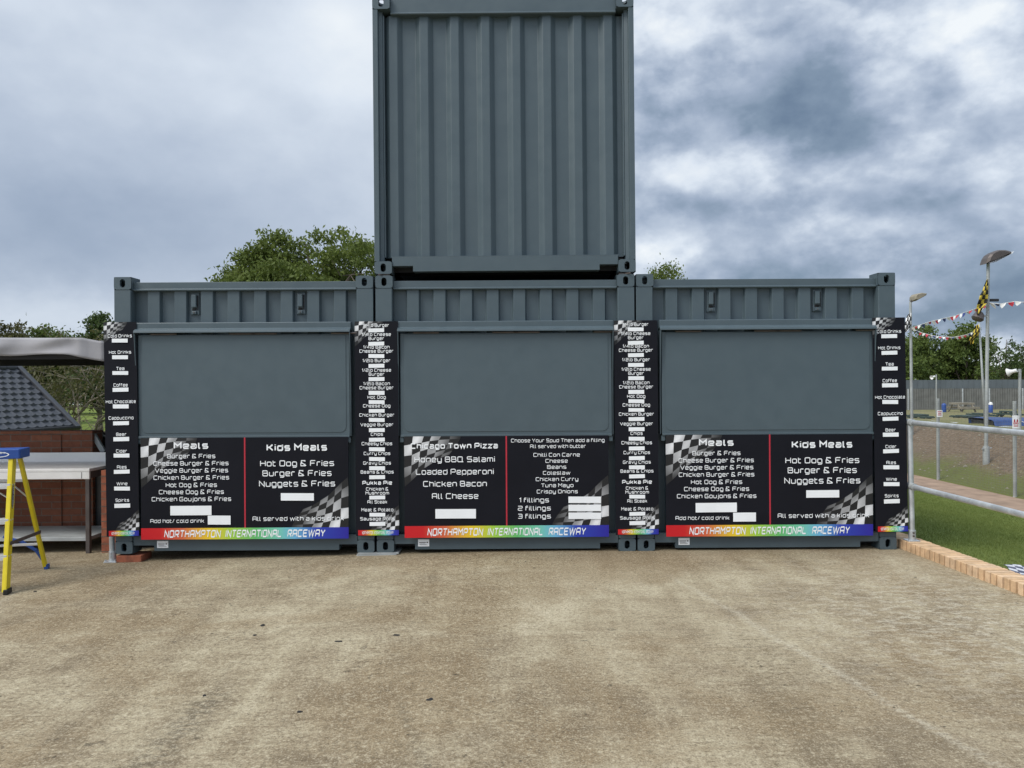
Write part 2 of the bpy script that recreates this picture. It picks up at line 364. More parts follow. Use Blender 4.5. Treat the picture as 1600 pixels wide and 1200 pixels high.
# ------------------------------------------------------------------ lettering: squared stroke letters
G = {
'A': [[(0,0),(0,10),(9,10),(9,0)],[(0,4.2),(9,4.2)]],
'B': [[(0,10),(8.3,10),(8.3,5.2)],[(0,5.2),(9,5.2),(9,0),(0,0),(0,10)]],
'C': [[(9,10),(0,10),(0,0),(9,0)]],
'D': [[(0,0),(0,10),(9,10),(9,0),(0,0)]],
'E': [[(9,10),(0,10),(0,0),(9,0)],[(0,5.2),(7.8,5.2)]],
'F': [[(9,10),(0,10),(0,0)],[(0,5),(7.6,5)]],
'G': [[(9,10),(0,10),(0,0),(9,0),(9,5),(4.5,5)]],
'H': [[(0,0),(0,10)],[(9,0),(9,10)],[(0,5.2),(9,5.2)]],
'I': [[(0,0),(0,10)]],
'K': [[(0,0),(0,10)],[(8.6,10),(3.6,5.2),(0,5.2)],[(3.6,5.2),(9,0)]],
'L': [[(0,10),(0,0),(8.6,0)]],
'M': [[(0,0),(0,10),(5,5),(10,10),(10,0)]],
'N': [[(0,0),(0,10),(9,0),(9,10)]],
'O': [[(0,0),(0,10),(9,10),(9,0),(0,0)]],
'P': [[(0,0),(0,10),(9,10),(9,4.2),(0,4.2)]],
'Q': [[(0,0),(0,10),(9,10),(9,0),(0,0)],[(8,0),(11,0)]],
'R': [[(0,0),(0,10),(9,10),(9,4.2),(0,4.2)],[(4.6,4.2),(9,0)]],
'S': [[(9,10),(0,10),(0,5.2),(9,5.2),(9,0),(0,0)]],
'T': [[(0,10),(9,10)],[(4.5,10),(4.5,0)]],
'U': [[(0,10),(0,0),(9,0),(9,10)]],
'V': [[(0,10),(5.2,0),(10.4,10)]],
'W': [[(0,10),(3.4,0),(7,9.4),(10.6,0),(14,10)]],
'Y': [[(0,10),(4.7,4.6),(9.4,10)],[(4.7,4.6),(4.7,0)]],
'a': [[(0,7.6),(7.6,7.6),(7.6,0),(0,0),(0,4),(7.6,4)]],
'b': [[(0,10),(0,0),(7.6,0),(7.6,7.6),(0,7.6)]],
'c': [[(7.6,7.6),(0,7.6),(0,0),(7.6,0)]],
'd': [[(7.6,10),(7.6,0),(0,0),(0,7.6),(7.6,7.6)]],
'e': [[(7.6,0),(0,0),(0,7.6),(7.6,7.6),(7.6,3.7),(0,3.7)]],
'f': [[(4.6,10),(0,10),(0,0)],[(0,7),(4.2,7)]],
'g': [[(7.6,0),(0,0),(0,7.6),(7.6,7.6),(7.6,-2.6),(.5,-2.6)]],
'h': [[(0,10),(0,0)],[(0,7.6),(7.6,7.6),(7.6,0)]],
'i': [[(0,0),(0,7.6)],[(0,9.2),(0,10.4)]],
'j': [[(2,7.6),(2,-2.6),(0,-2.6)],[(2,9.2),(2,10.4)]],
'k': [[(0,0),(0,10)],[(6.8,7.6),(2.9,4),(0,4)],[(2.9,4),(7.2,0)]],
'l': [[(0,10),(0,0),(2.2,0)]],
'm': [[(0,0),(0,7.6),(11,7.6),(11,0)],[(5.5,7.6),(5.5,0)]],
'n': [[(0,0),(0,7.6),(7.6,7.6),(7.6,0)]],
'o': [[(0,0),(0,7.6),(7.6,7.6),(7.6,0),(0,0)]],
'p': [[(0,-2.6),(0,7.6),(7.6,7.6),(7.6,0),(0,0)]],
'r': [[(0,0),(0,7.6),(5.6,7.6)]],
's': [[(7.4,7.6),(0,7.6),(0,3.9),(7.4,3.9),(7.4,0),(0,0)]],
't': [[(0,10),(0,0),(4.6,0)],[(0,7.2),(4.2,7.2)]],
'u': [[(0,7.6),(0,0),(7.6,0),(7.6,7.6)]],
'v': [[(0,7.6),(4.2,0),(8.4,7.6)]],
'w': [[(0,7.6),(2.7,0),(5.8,7.2),(8.9,0),(11.6,7.6)]],
'y': [[(0,7.6),(0,0),(7.6,0)],[(7.6,7.6),(7.6,-2.6),(.5,-2.6)]],
'z': [[(0,7.6),(7.6,7.6),(0,0),(7.6,0)]],
'&': [[(7.6,8),(7.6,10),(1,10),(1,6.6),(9.8,0)],[(3,5.2),(0,5.2),(0,0),(7.6,0),(7.6,3.6)]],
'/': [[(0,0),(4.8,10)]],
'1': [[(0,8),(2.6,10),(2.6,0)]],
'2': [[(0,10),(9,10),(9,5.2),(0,5.2),(0,0),(9,0)]],
'3': [[(0,10),(8.6,10),(8.6,0),(0,0)],[(1.6,5.2),(8.6,5.2)]],
'4': [[(6.6,0),(6.6,10),(0,3),(9,3)]],
}
SHARP = set('MNVWYKkvwz/&14')
def chamfer(pts, r):
    closed = pts[0] == pts[-1]; P = [Vector(p) for p in (pts[:-1] if closed else pts)]; n = len(P); out = []
    for i, p in enumerate(P):
        if not closed and i in (0, n-1): out.append(p); continue
        a, b = P[i-1], P[(i+1) % n]; la, lb = (a-p).length, (b-p).length; k = min(r, la*.45, lb*.45)
        out += [p+(a-p)*(k/la), p+(a-p)*(k*.3/la)+(b-p)*(k*.3/lb), p+(b-p)*(k/lb)]
    return out, closed
def write(mb, s, xl, xr, base, cap, wt, pos, slant=0.):
    """ribbons for the string s between xl and xr (board px), baseline and cap height in board px; pos maps (x, y, layer) to 3-D"""
    x = 0; st = []; gap = 1.7 + wt*.1; word = 0
    if isinstance(mb, list): mb += [MB() for _ in s.split()]
    for ch in s:
        if ch == ' ': x += 4.6; word += 1; continue
        g = G[ch]; w = max(p[0] for q in g for p in q)
        for q in g: st.append(([(p[0]+x+wt/2, wt/2 + p[1]*(10-wt)/10) for p in q], ch in SHARP, word))
        x += w + wt + gap
    tot = x - gap; sx = (xr-xl)/tot; sy = cap/10
    for k, (q, sharp, word) in enumerate(st):
        P, closed = ([Vector(p) for p in q], False) if sharp else chamfer(q, 1.5)
        n = len(P); h = wt/2; Lf, Rt = [], []
        for i, p in enumerate(P):
            a = P[i-1] if (i or closed) else None; b = P[(i+1) % n] if (i < n-1 or closed) else None
            d1 = (p-a).normalized() if a is not None else (b-p).normalized(); d2 = (b-p).normalized() if b is not None else d1
            n1 = Vector((-d1.y, d1.x)); n2 = Vector((-d2.y, d2.x)); m = n1+n2
            m = m.normalized() if m.length > 1e-6 else n1
            c = max(.45, m.dot(n1)); Lf.append(p+m*(h/c)); Rt.append(p-m*(h/c))
        V = []
        for p in Lf+Rt:
            V.append(pos(xl + (p.x + slant*p.y)*sx, base - p.y*sy, k % 5))
        m = n if closed else n-1
        (mb[word] if isinstance(mb, list) else mb).add(V, [(i, (i+1) % n, n+(i+1) % n, n+i) for i in range(m)])

# chequered flag print: rows of waving cells fading out into the black
FX = [[0,92,205,285,385,480,590],[0,82,182,265,360,475,585],[0,80,165,245,340,455,560],[0,75,155,235,325,430,530],[0,70,145,220,305,400,500],[5,66,138,210,290,380,470]]
FY = [[-3,-3,-3,-3,-3,-3,-3],[95,80,66,50,38,31,24],[204,194,155,133,108,88,68],[325,303,252,198,168,138,112],[430,390,325,268,225,185,150],[520,470,400,330,280,225,190]]
def flag_print(pos, scale, corner, flip, bounds):
    mb = MB(); mb.col = []; S = 4
    W, Hh = bounds
    def smp(A, i, j):
        i0, j0 = min(int(i), 5-1), min(int(j), 6-1); a, b = i-i0, j-j0
        return (A[i0][j0]*(1-a)*(1-b)+A[i0+1][j0]*a*(1-b)+A[i0][j0+1]*(1-a)*b+A[i0+1][j0+1]*a*b)
    for i in range(5):
        for j in range(6):
            wht = (i+j) % 2 == 1
            o = len(mb.v); V = []
            for a in range(S+1):
                for b in range(S+1):
                    ii, jj = i+a/S, j+b/S
                    x = smp(FX, ii, jj)/6.667*scale; y = max(0, smp(FY, ii, jj)/6.667*scale)
                    d = math.hypot(smp(FX, ii, jj)/560, smp(FY, ii, jj)/470)
                    fade = max(0, min(1, 1.32-d*1.28)); fade = fade**1.2
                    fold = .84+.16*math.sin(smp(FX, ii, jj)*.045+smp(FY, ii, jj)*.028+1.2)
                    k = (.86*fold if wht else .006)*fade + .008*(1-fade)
                    mb.col.append((k*.97+.001, k*.98+.001, k+.002))
                    xx, yy = (corner[0]-x, corner[1]-y) if flip else (corner[0]+x, corner[1]+y)
                    V.append(pos(xx, yy, 0))
            mb.add(V, [(a*(S+1)+b, a*(S+1)+b+1, (a+1)*(S+1)+b+1, (a+1)*(S+1)+b) for a in range(S) for b in range(S)])
    return mb

# ------------------------------------------------------------------ ground
def zy(x): # yard falls gently to the left
    return -.0229*(math.sqrt((x+.15)**2+.12)-(x+.15))/2
def nz(x, y, s, k=0): return noise.fractal(Vector((x*s, y*s, k)), 1, 2, 4)
def Hn(x, y):
    D = y - CAMY
    def ss(a, b, t): t = max(0, min(1, (t-a)/(b-a))); return t*t*(3-2*t)
    back = -1.3*ss(3.6, 0, x)*ss(6.6, 6.7, y) if x < 3.66 else 0
    if x < 3.66: return -1.3 + (.8*ss(0, 3.66, x) if y > 6 else 0)
    z = .015 - .615*ss(3.6, 8.5, x)
    if x > 9.4:
        z = -.6 + .96*ss(9.2, 12.7, x)
        z -= .43*ss(21, 45, D)*ss(12, 14, x)
        z -= .9*ss(45, 200, D)
        if 9.4 < x < 14: z += .05*nz(x, y, 1.7)*ss(9.4, 10, x)
    return z
def sheet(name, xs, ys, zf, mat, skip=None, smooth=True, shear=False):
    mb = MB(); nx, ny = len(xs), len(ys)
    sx = lambda x, y: x+(.045*max(0, -y)+.12)*(1-(x-3.66)/4.69) if shear and y < 7 else x
    mb.v = [(sx(x, y), y, zf(sx(x, y), y)) for y in ys for x in xs]
    for j in range(ny-1):
        for i in range(nx-1):
            cx, cy = (xs[i]+xs[i+1])/2, (ys[j]+ys[j+1])/2
            if skip and skip(cx, cy): continue
            mb.f.append((j*nx+i, j*nx+i+1, (j+1)*nx+i+1, (j+1)*nx+i)); mb.mi.append(0)
    o = mb.build(name, mat, smooth=smooth); struct(o); return o
lin = lambda a, b, n: [a+(b-a)*i/n for i in range(n+1)]
# concrete yard (a raised slab)
def yard():
    mb = MB(); xs = lin(-14, -4.6, 24)+lin(-4.6, 3.66, 40)[1:]; ys = lin(-16, 1.6, 30)+lin(1.6, 6.6, 8)[1:]
    nx = len(xs); ke = lambda x, y: x+(max(0, min(1, (x-3.0)/.66)))*(.045*max(0, -y)+.12)
    nx = len(xs); mb.v = [(ke(x, y), y, zy(x)) for y in ys for x in xs]
    for j in range(len(ys)-1):
        for i in range(nx-1):
            if xs[i] < -4.65 and ys[j] > 1.55: continue
            mb.f.append((j*nx+i, j*nx+i+1, (j+1)*nx+i+1, (j+1)*nx+i)); mb.mi.append(0)
    def skirt(p, q):
        a, b = zy(p[0]), zy(q[0]); mb.add([(*p, a), (*q, b), (*q, -1.6), (*p, -1.6)], [(0, 1, 2, 3)])
    for p, q in (((-14, 1.6), (-4.6, 1.6)), ((-4.6, 1.6), (-4.6, 6.6)), ((-4.6, 6.6), (3.66, 6.6)), ((3.78, 6.6), (3.78, 0)), ((3.78, 0), (4.5, -16))): skirt(p, q)
    struct(mb.build('yard', 'concrete', smooth=True, flat_angle=40))
yard()
XS = [-400, -200, -100, -60, -40, -25, -14, -9, -4.6, -2, 0, 2, 3.66]
YS = [-60, -30, -16]+lin(-10, 1.6, 6)+[3, 5, 6.6, 7, 9, 12, 16, 20, 25, 32, 40, 50, 65, 90, 130, 200, 320, 500]
sheet('ground', XS, YS, Hn, 'field', skip=lambda x, y: (x > -14 and -16 < y < 1.6) or (x > -4.6 and -16 < y < 6.6))
YR = [-16, -8]+lin(-6, 20, 52)+[24, 30, 40, 60]
sheet('lawn', lin(3.66, 8.35, 16), YR, Hn, 'lawn', shear=True)
sheet('path', lin(8.35, 9.4, 3), YR, Hn, 'dirt')
sheet('bank', lin(9.4, 13.2, 26), [-16, -8]+lin(-6, 24, 130)+[30, 40, 60], Hn, 'bank')
sheet('infield', [13.2, 14, 16, 20, 26, 35, 50, 80, 140, 300], [-16, 0, 5, 8, 11, 14, 17, 20, 24, 28, 33, 38, 44, 50, 60, 90, 140, 260, 500], Hn, 'infield')
sheet('hillside', [3.66, 5, 7, 9.4, 11, 13.2], [60, 65, 90, 140, 260, 500], Hn, 'field')
# mown grass blades
def blades():
    rng = np.random.default_rng(3); V = []; Fc = []; C = []
    n = 0; pts = []
    while n < 70000:
        x = rng.uniform(3.9, 8.34); y = rng.uniform(-1.6, 9.8); D = y-CAMY
        if x/D < .49 or x/D > .70 or x < 3.88-.045*y: continue
        n += 1; pts.append((x, y))
    for x, y in pts:
        z = Hn(x, y)-.002; a = rng.uniform(0, 6.283); h = rng.uniform(.014, .032); w = .0024; l = rng.normal(0, .014, 2)
        dx_, dy_ = math.cos(a)*w, math.sin(a)*w; o = len(V)
        V += [(x-dx_, y-dy_, z), (x+dx_, y+dy_, z), (x+l[0], y+l[1], z+h)]; Fc.append((o, o+1, o+2))
        t = .5+.5*nz(x, y, .9)+rng.normal(0, .22); C += [(t, t, t)]*3
    mb = MB(); mb.v = V; mb.f = Fc; mb.mi = [0]*len(Fc); mb.col = C
    o = mb.build('grass', 'blade'); o['kind'] = 'stuff'
    tag(o, 'short mown grass of the lawn beyond the brick kerb', 'grass')
blades()

# ------------------------------------------------------------------ shipping containers
CW, CH, CL = 2.438, 2.606, 6.058
def holed(mb, o, ex, ey, w, h, hw, hh, depth, n=28, round_=.018):
    """a plate w x h at o (centre) spanned by unit ex, ey with an oval hole hw x hh, hole walls 'depth' deep"""
    o, ex, ey = Vector(o), Vector(ex), Vector(ey); ez = ex.cross(ey)
    out, inn = [], []
    for k in range(n):
        a = 2*math.pi*(k+.5)/n; c, s = math.cos(a), math.sin(a)
        t = 1/max(abs(c)/(w/2), abs(s)/(h/2)); x, y = c*t, s*t
        # slight rounding of the plate corners
        q = max(0, abs(x)/(w/2)+abs(y)/(h/2)-1.72); x *= 1-q*.14; y *= 1-q*.14
        out.append(o+ex*x+ey*y)
        r = hw/2; yy = (hh-hw)/2
        inn.append(o+ex*(r*c)+ey*(r*s+(yy if s > 0 else -yy)))
    back = [p-ez*depth for p in inn]
    m = out+inn+back
    f = []
    for k in range(n):
        j = (k+1) % n; f += [(k, j, n+j, n+k), (n+k, n+j, 2*n+j, 2*n+k)]
    mb.add(m, f)
def casting(parent, x, z, inner, front=True, y0=0.):
    """corner casting, 162 wide, 118 high, 178 deep; x,z lower-left corner"""
    w, h, d = .162, .118, .178; mb = MB(); sg = 1 if front else -1
    holed(mb, (x+w/2, y0, z+h/2), (1, 0, 0) if front else (-1, 0, 0), (0, 0, 1), w, h, .05, .079, .03)
    holed(mb, (x+w/2, y0+sg*d/2, z+h), (1, 0, 0), (0, 1, 0), w, d, .06, .11, .02)
    a, b = (y0, y0+sg*d)
    ya, yb = min(a, b), max(a, b)
    r = .006
    mb.add([(x, ya+r, z), (x, yb, z), (x, yb, z+h), (x, ya+r, z+h)], [(0, 1, 2, 3)])
    mb.add([(x+w, ya+r, z), (x+w, yb, z), (x+w, yb, z+h), (x+w, ya+r, z+h)], [(0, 1, 2, 3)])
    mb.add([(x, ya, z), (x+w, ya, z), (x+w, yb, z), (x, yb, z)], [(0, 1, 2, 3)])
    yc = yb if front else ya
    mb.add([(x, yc, z), (x+w, yc, z), (x+w, yc, z+h), (x, yc, z+h)], [(0, 1, 2, 3)])
    mb.build('corner_casting', 'paint', parent)
def corrug(mb, x0, x1, z0, z1, ridges, top, fl, yo, yi, endflat=True):
    """folded sheet facing -y: ridge tops at yo, valleys at yi"""
    prof = [(x0, yi)]
    for c in ridges: prof += [(c-top/2-fl, yi), (c-top/2, yo), (c+top/2, yo), (c+top/2+fl, yi)]
    prof.append((x1, yi))
    V = [(x, y, z) for z in (z0, z1) for x, y in prof]; n = len(prof)
    mb.add(V, [(i, i+1, n+i+1, n+i) for i in range(n-1)])
    # rounded-off closing webs at the head of every ridge
    for c in ridges:
        mb.add([(c-top/2-fl, yi, z1), (c-top/2, yo, z1), (c+top/2, yo, z1), (c+top/2+fl, yi, z1)], [(0, 1, 2, 3)])
def container(label, x, z, kind, rot=0.):
    t = thing('shipping_container', label, 'container', (x, 0, z), (0, rot, 0), 'grey shipping containers')
    up = kind == 'upper'
    for ix in (0, CW-.162):
        for iz in (0, CH-.118):
            casting(t, ix, iz, 1); casting(t, ix, iz, 1, False, CL)
    for sgn in (0, 1):
        mb = MB()
        if up: prof = [(0, .004), (.048, .004), (.052, .05), (.085, .06), (.085, .16), (0, .16)]
        else: prof = [(.0, .004), (.152, .004), (.157, .012), (.157, .16), (0, .16)]
        if sgn: prof = [(CW-a, b) for a, b in prof]
        mb.prism(prof, .118, CH-.118, 'z'); mb.build('corner_post', 'paint', t, .003)
        mb = MB(); mb.box(*((0, .10) if not sgn else (CW-.10, CW)), CL-.16, CL-.004, .118, CH-.118); mb.build('corner_post', 'paint', t, .003)
    a, b = .162, CW-.162
    # top rail
    mb = MB(); zt = CH-.118-.012 if not up else CH-.155
    mb.prism([(.045, zt), (.036, zt+.006), (.036, zt+.016), (.05, zt+.022), (.05, CH-(.004 if up else .045)), (.17, CH-(.004 if up else .045)), (.17, zt)], a, b, 'x')
    mb.build('top_rail', 'paint', t, .003)
    mb = MB(); mb.box(a, b, CL-.16, CL-.05, CH-.14, CH-.045); mb.build('top_rail', 'paint', t, .003)
    # bottom rail with fork pockets
    zb, zr = .022, .158
    pt_ = .074
    poly = [(a, pt_), (.358, pt_), (.358, zb), (CW-.335, zb), (CW-.335, pt_), (b, pt_), (b, zr), (a, zr)]
    mb = MB(); mb.prism(poly, .016, .13, 'y'); mb.build('bottom_rail', 'paint', t, .0025)
    mb = MB(); mb.box(.157, CW-.157, .016, .03, zr+.0005, zr+.008); mb.build('rail_flange', 'paint', t)
    mb = MB(); mb.box(a, b, CL-.13, CL-.02, .02, zr); mb.build('bottom_rail', 'paint', t)
    mb = MB(); mb.box(.165, CW-.165, .5, CL-.5, .05, .13); mb.box(.1, CW-.1, .132, .14, .03, .155); mb.build('floor_and_shade_fill', 'dark', t)  # floor and front plate coloured black to put shade behind the fork pockets
    # corrugated end wall
    mb = MB(); z0, z1 = zr+.004, zt+.004
    if up:
        rd = [.181+.2895*k for k in range(8)]; corrug(mb, .086, CW-.086, z0, z1, rd, .076, .046, .078, .122)
        mb.box(.086, .10, .06, .122, z0, z1); mb.box(CW-.1, CW-.086, .06, .122, z0, z1)
    else:
        rd = [.345+.2525*k for k in range(8)]; corrug(mb, .158, CW-.158, z0, z1, rd, .112, .014, .062, .104)
    mb.build('end_wall', 'paint', t, .004)
    # side walls, rear doors, roof
    for sx_, sg in ((0, 1), (CW, -1)):
        mb = MB(); prof = []; y = .165
        while y < CL-.30: prof += [(y, .012), (y+.07, .012), (y+.138, .048), (y+.208, .048)]; y += .276
        prof.append((CL-.16, .012))
        V = [(sx_+sg*d, yy, z) for z in (.15, CH-.06) for yy, d in prof]; n = len(prof)
        mb.add(V, [(i, i+1, n+i+1, n+i) for i in range(n-1)])
        mb.build('side_wall', 'paint', t)
        mb = MB(); xa, xb = sorted((sx_+sg*.004, sx_+sg*.06))
        mb.box(xa, xb, .178, CL-.178, CH-.075, CH-.015); mb.build('side_rail', 'paint', t, .003)
        mb = MB(); mb.box(xa, xb, .178, CL-.178, .03, .155); mb.build('side_rail', 'paint', t, .003)
    mb = MB(); mb.box(.06, CW-.06, .17, CL-.17, CH-.055, CH-.035); mb.build('roof', 'paint', t)
    for s_ in (0, 1):
        mb = MB(); xa = .10 if not s_ else CW/2+.004; mb.box(xa, xa+CW/2-.104, CL-.10, CL-.04, .16, CH-.14)
        d_ = mb.build('rear_door', 'paint', t, .003)
        mb = MB()
        for q in (.3, .8): mb.tube([(xa+q, CL-.02, .1), (xa+q, CL-.02, CH-.08)], .018)
        mb.build('lock_rod', 'galv_dull', d_)
    if kind == 'vented':
        for c in (.345+.2525*1.5, .345+.2525*5.5):
            mb = MB(); zc_ = CH-.248; y = .1
            mb.prism([(c-.040, zc_-.105), (c+.045, zc_-.105), (c+.045, zc_+.105), (c-.040, zc_+.105)], .088, .1035, 'y')
            v_ = mb.build('vent', 'paint', t, .006)
            mb = MB(); mb.prism([(c-.024, zc_-.035), (c+.022, zc_-.035), (c+.022, zc_+.085), (c-.024, zc_+.085)], .062, .0885, 'y'); mb.build('vent_cover', 'paint', v_, .006)
            mb = MB(); mb.box(c-.022, c+.020, .084, .0878, zc_-.062, zc_-.042); mb.box(c+.026, c+.036, .084, .0878, zc_-.06, zc_+.08); mb.build('vent_slot', 'dark', v_)
            mb = MB(); mb.box(c-.02, c+.02, .07, .0885, zc_-.098, zc_-.070); mb.build('vent_bracket', 'paint', v_, .004)
            mb = MB(); mb.tube([(c, .066, zc_-.084), (c, .0702, zc_-.084)], .006); mb.build('bolt', 'steel_dark', v_)
    if not up:
        h = bpy.data.objects.new('serving_hatch', None); col.objects.link(h); h.parent = t
        x0, x1 = .212, CW-.206
        mb = MB(); mb.prism([(.058, 2.172), (-.022, 2.172), (-.026, 2.166), (-.026, 2.116), (-.066, 2.094), (-.070, 2.074), (-.058, 2.074), (-.050, 2.088), (.0, 2.092), (.058, 2.092)], x0, x1, 'x')
        mb.build('header_rail', 'paint', h, .0025)
        # closed shutter: flanged leaf with a pressed inner panel, rounded lower corners
        xa, xb, zt_, zb_ = x0+.020, x1-.014, 2.058, 1.098
        mb = MB(); mb.box(xa, xb, -.016, .03, zb_, zt_); sh = mb.build('shutter', 'paint', h, .004)
        def rr(xa, xb, za, zb2, r):
            P = []
            for cx, cz, a0 in ((xb-r, za+r, -90), (xb-.01, zb2-.01, 0), (xa+.01, zb2-.01, 90), (xa+r, za+r, 180)):
                rad = r if cz < 1.5 else .01
                P += [(cx+rad*math.cos(R(a0+q)), cz+rad*math.sin(R(a0+q))) for q in (0, 22.5, 45, 67.5, 90)]
            return P
        mb = MB(); mb.prism(rr(xa+.034, xb-.034, zb_+.036, zt_-.012, .055), -.0205, -.0162, 'y'); mb.build('inner_panel', 'paint', h, .003)
        mb = MB(); mb.box(xa+.002, xb-.002, -.030, -.0165, zb_-.012, zb_+.010); mb.build('bottom_lip', 'paint', h, .003)
        for gx in (x0+.002, x1-.008):
            mb = MB(); mb.prism([(-.064, 2.073), (.058, 2.073), (.058, 1.10), (-.018, 1.10), (-.020, 1.60)], gx, gx+.006, 'x'); mb.build('side_cheek', 'paint', h)
        for ex in (xa-.006, xb-.030):
            mb = MB(); mb.box(ex, ex+.036, -.0185, .0, 1.036, zb_-.014); mb.build('catch_plate', 'paint', h, .003)
        for cx in (.36, 1.1, 1.30, 2.05):
            mb = MB(); mb.tube([(cx, -.03, 2.064), (cx+.24, -.03, 2.064)], .009, 8); mb.build('hinge', 'steel_dark', h)
        # small notice on the bottom rail
        mb = MB(); mb.box(.387, .492, .012, .0155, .052, .118); sk = mb.build('sticker', 'white', t)
        mb = MB()
        mb.box(.397, .46, .0108, .0118, .086, .092); mb.box(.468, .480, .0108, .0118, .084, .096)
        for k in range(3): mb.box(.400, .478-.012*k, .0108, .0118, .064+.006*k, .0662+.006*k)
        mb.build('sticker_print', 'steel_dark', sk)
    return t
XL, XM, XR = -3.742, -1.281, 1.174
container('left ground-level grey container with two vents above its hatch, raised on a brick', XL, 0, 'vented')
container('middle ground-level grey container without vents, carrying the upper container', XM, 0, 'plain')
container('right ground-level grey container with two vents above its hatch, beside the brick kerb', XR, 0, 'vented')
container('grey windowless container stacked on top of the middle one, with a full-height ribbed end', XM-.007, 2.621, 'upper', -.003).scale = (1.009, 1, 1.003)
# twistlocks between upper and middle container
for k, lx in enumerate((XM+.07, XM+CW-.09)):
    mb = MB(); mb.box(lx-.05, lx+.06, .015, .14, 2.6065, 2.6205); mb.tube([(lx+(.05 if k else -.03), -.03, 2.613), (lx, .02, 2.613)], .006, 8, 0)
    tag(mb.build('twistlock', 'steel_dark'), 'dark twistlock between stacked containers at the '+('right' if k else 'left')+' front corner', 'twistlock', 'twistlocks between the stacked containers')
# what the containers stand on
mb = MB(); z = zy(-3.6); mb.box(-3.735, -3.50, .0, .215, z-.002, z+.062); mb.build
o = mb.build('brick', 'brick_orange', None, .005); tag(o, 'red brick block propping up the left container corner', 'brick')
o = MB(); o.box(-1.47, -1.095, -.012, .25, zy(-1.3)-.012, -.018); o = o.build('packing_plate', 'galv_dull', None, .002)
tag(o, 'lower steel packing plate on the concrete under the left and middle container corners', 'plate', 'packing plates')
o = MB(); o.box(-1.462, -1.075, -.004, .25, -.0165, -.001); o = o.build('packing_plate', 'galv_dull', None, .002)
tag(o, 'upper steel packing plate directly under the left and middle container corners', 'plate', 'packing plates')
for lx in (.99, 3.45):
    pass

# ------------------------------------------------------------------ menu boards
PX = 1/166.8
def board(name, label, x, ztop, wpx, hpx, lines, patches, divider, band, fscale, lean=0., group=None, bandtext=None):
    """x,ztop: world position of the board's top-left corner; everything else in photo pixels from that corner"""
    t = thing(name, label, 'menu board', (x, -.036, ztop), (0, lean, 0), group)
    def pos(px, py, k, y=-.0025): return (px*PX, y-.00025*k, -py*PX)
    mb = MB(); mb.box(0, wpx*PX, 0, .004, -hpx*PX, 0); mb.build('panel', 'board', t)
    for n_ in (0, 1):
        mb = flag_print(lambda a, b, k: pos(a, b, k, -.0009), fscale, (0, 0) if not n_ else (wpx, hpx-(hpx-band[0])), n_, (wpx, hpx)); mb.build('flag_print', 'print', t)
    if divider:
        mb = MB(); mb.box((divider-1.1)*PX, (divider+1.1)*PX, -.0016, -.0004, -band[0]*PX, 0); mb.build('divider', 'red', t)
    mb = MB(); bi = band[2] if len(band) > 2 else 0
    mb.box(bi*PX, (wpx-bi*.15)*PX, -.0022, -.0004, -band[1]*PX, -band[0]*PX); bd = mb.build('rainbow_band', 'rainbow', t)
    for s, a, b, base, cap in bandtext:
        mb = MB(); write(mb, s, a, b, base, cap, 1.85, lambda p, q, k: pos(p, q, k, -.0034), .26); mb.build('band_lettering', 'white', bd)
    heads = [l for l in lines if l[5] > 2.2]
    for grp, nm in (([l for l in lines if l[5] <= 2.2], 'lettering'), (heads, 'heading')):
        for s, a, b, base, cap, wt in grp:
            ws = []; write(ws, s, a, b, base, cap, wt, lambda p, q, k: pos(p, q, k, -.0040))
            for mb in ws: mb.build(nm, 'white', t)
    rs = random.Random(int(x*1000))
    for a, b, c, d in patches:
        mb = MB(); j = rs.uniform(-.25, .25); y0, y1 = -.0064, -.0057
        v = [(a, c+j), (b, c-j), (b, d-j), (a, d+j)]
        mb.prism([(p*PX, -q*PX) for p, q in v], y0, y1, 'y'); mb.build('price_patch', 'white', t)
    return t
RW, HW = 1.5, 2.15
def shift(lines, ox, oy): return [(s, a-ox, b-ox, y-oy, c, w) for s, a, b, y, c, w in lines]
def bt(x0, y, cap, w):
    # words of the rainbow band, spread as in the photo over width w
    k = w/324.
    return [('NORTHAMPTON', x0+35.8*k, x0+123.5*k, y, cap), ('INTERNATIONAL', x0+131.4*k, x0+218.7*k, y, cap), ('RACEWAY', x0+228*k, x0+286.5*k, y, cap)]
meals = shift([('Meals', 273.8, 327.8, 698.2, 10.5, HW), ('Burger & Fries', 263.3, 338.6, 712.8, 6.8, RW), ('Cheese Burger & Fries', 242, 359.3, 724, 6.8, RW),
    ('Veggie Burger & Fries', 244.2, 358.5, 735.1, 6.8, RW), ('Chicken Burger & Fries', 242, 360, 746.2, 6.8, RW), ('Hot Dog & Fries', 261, 341, 757.8, 6.8, RW),
    ('Cheese Dog & Fries', 250.2, 351.8, 768.7, 6.8, RW), ('Chicken Goujons & Fries', 239, 363, 779.8, 6.8, RW), ('Add hot/ cold drink', 236.5, 320.7, 813.5, 6, RW),
    ('Kids Meals', 418.7, 513.2, 702.2, 11, HW), ('Hot Dog & Fries', 408.5, 524, 726.2, 9.4, RW), ('Burger & Fries', 412, 520, 741.7, 9.4, RW),
    ('Nuggets & Fries', 406.7, 525.5, 758, 9.4, RW), ('All served with a kids drink', 396.2, 539, 811.3, 7, RW)], 222, 680.8)
mp = [(46, 110.3, 106.2, 120.9), (104.5, 140, 121.7, 135.7), (218.7, 270.2, 87.4, 99)]
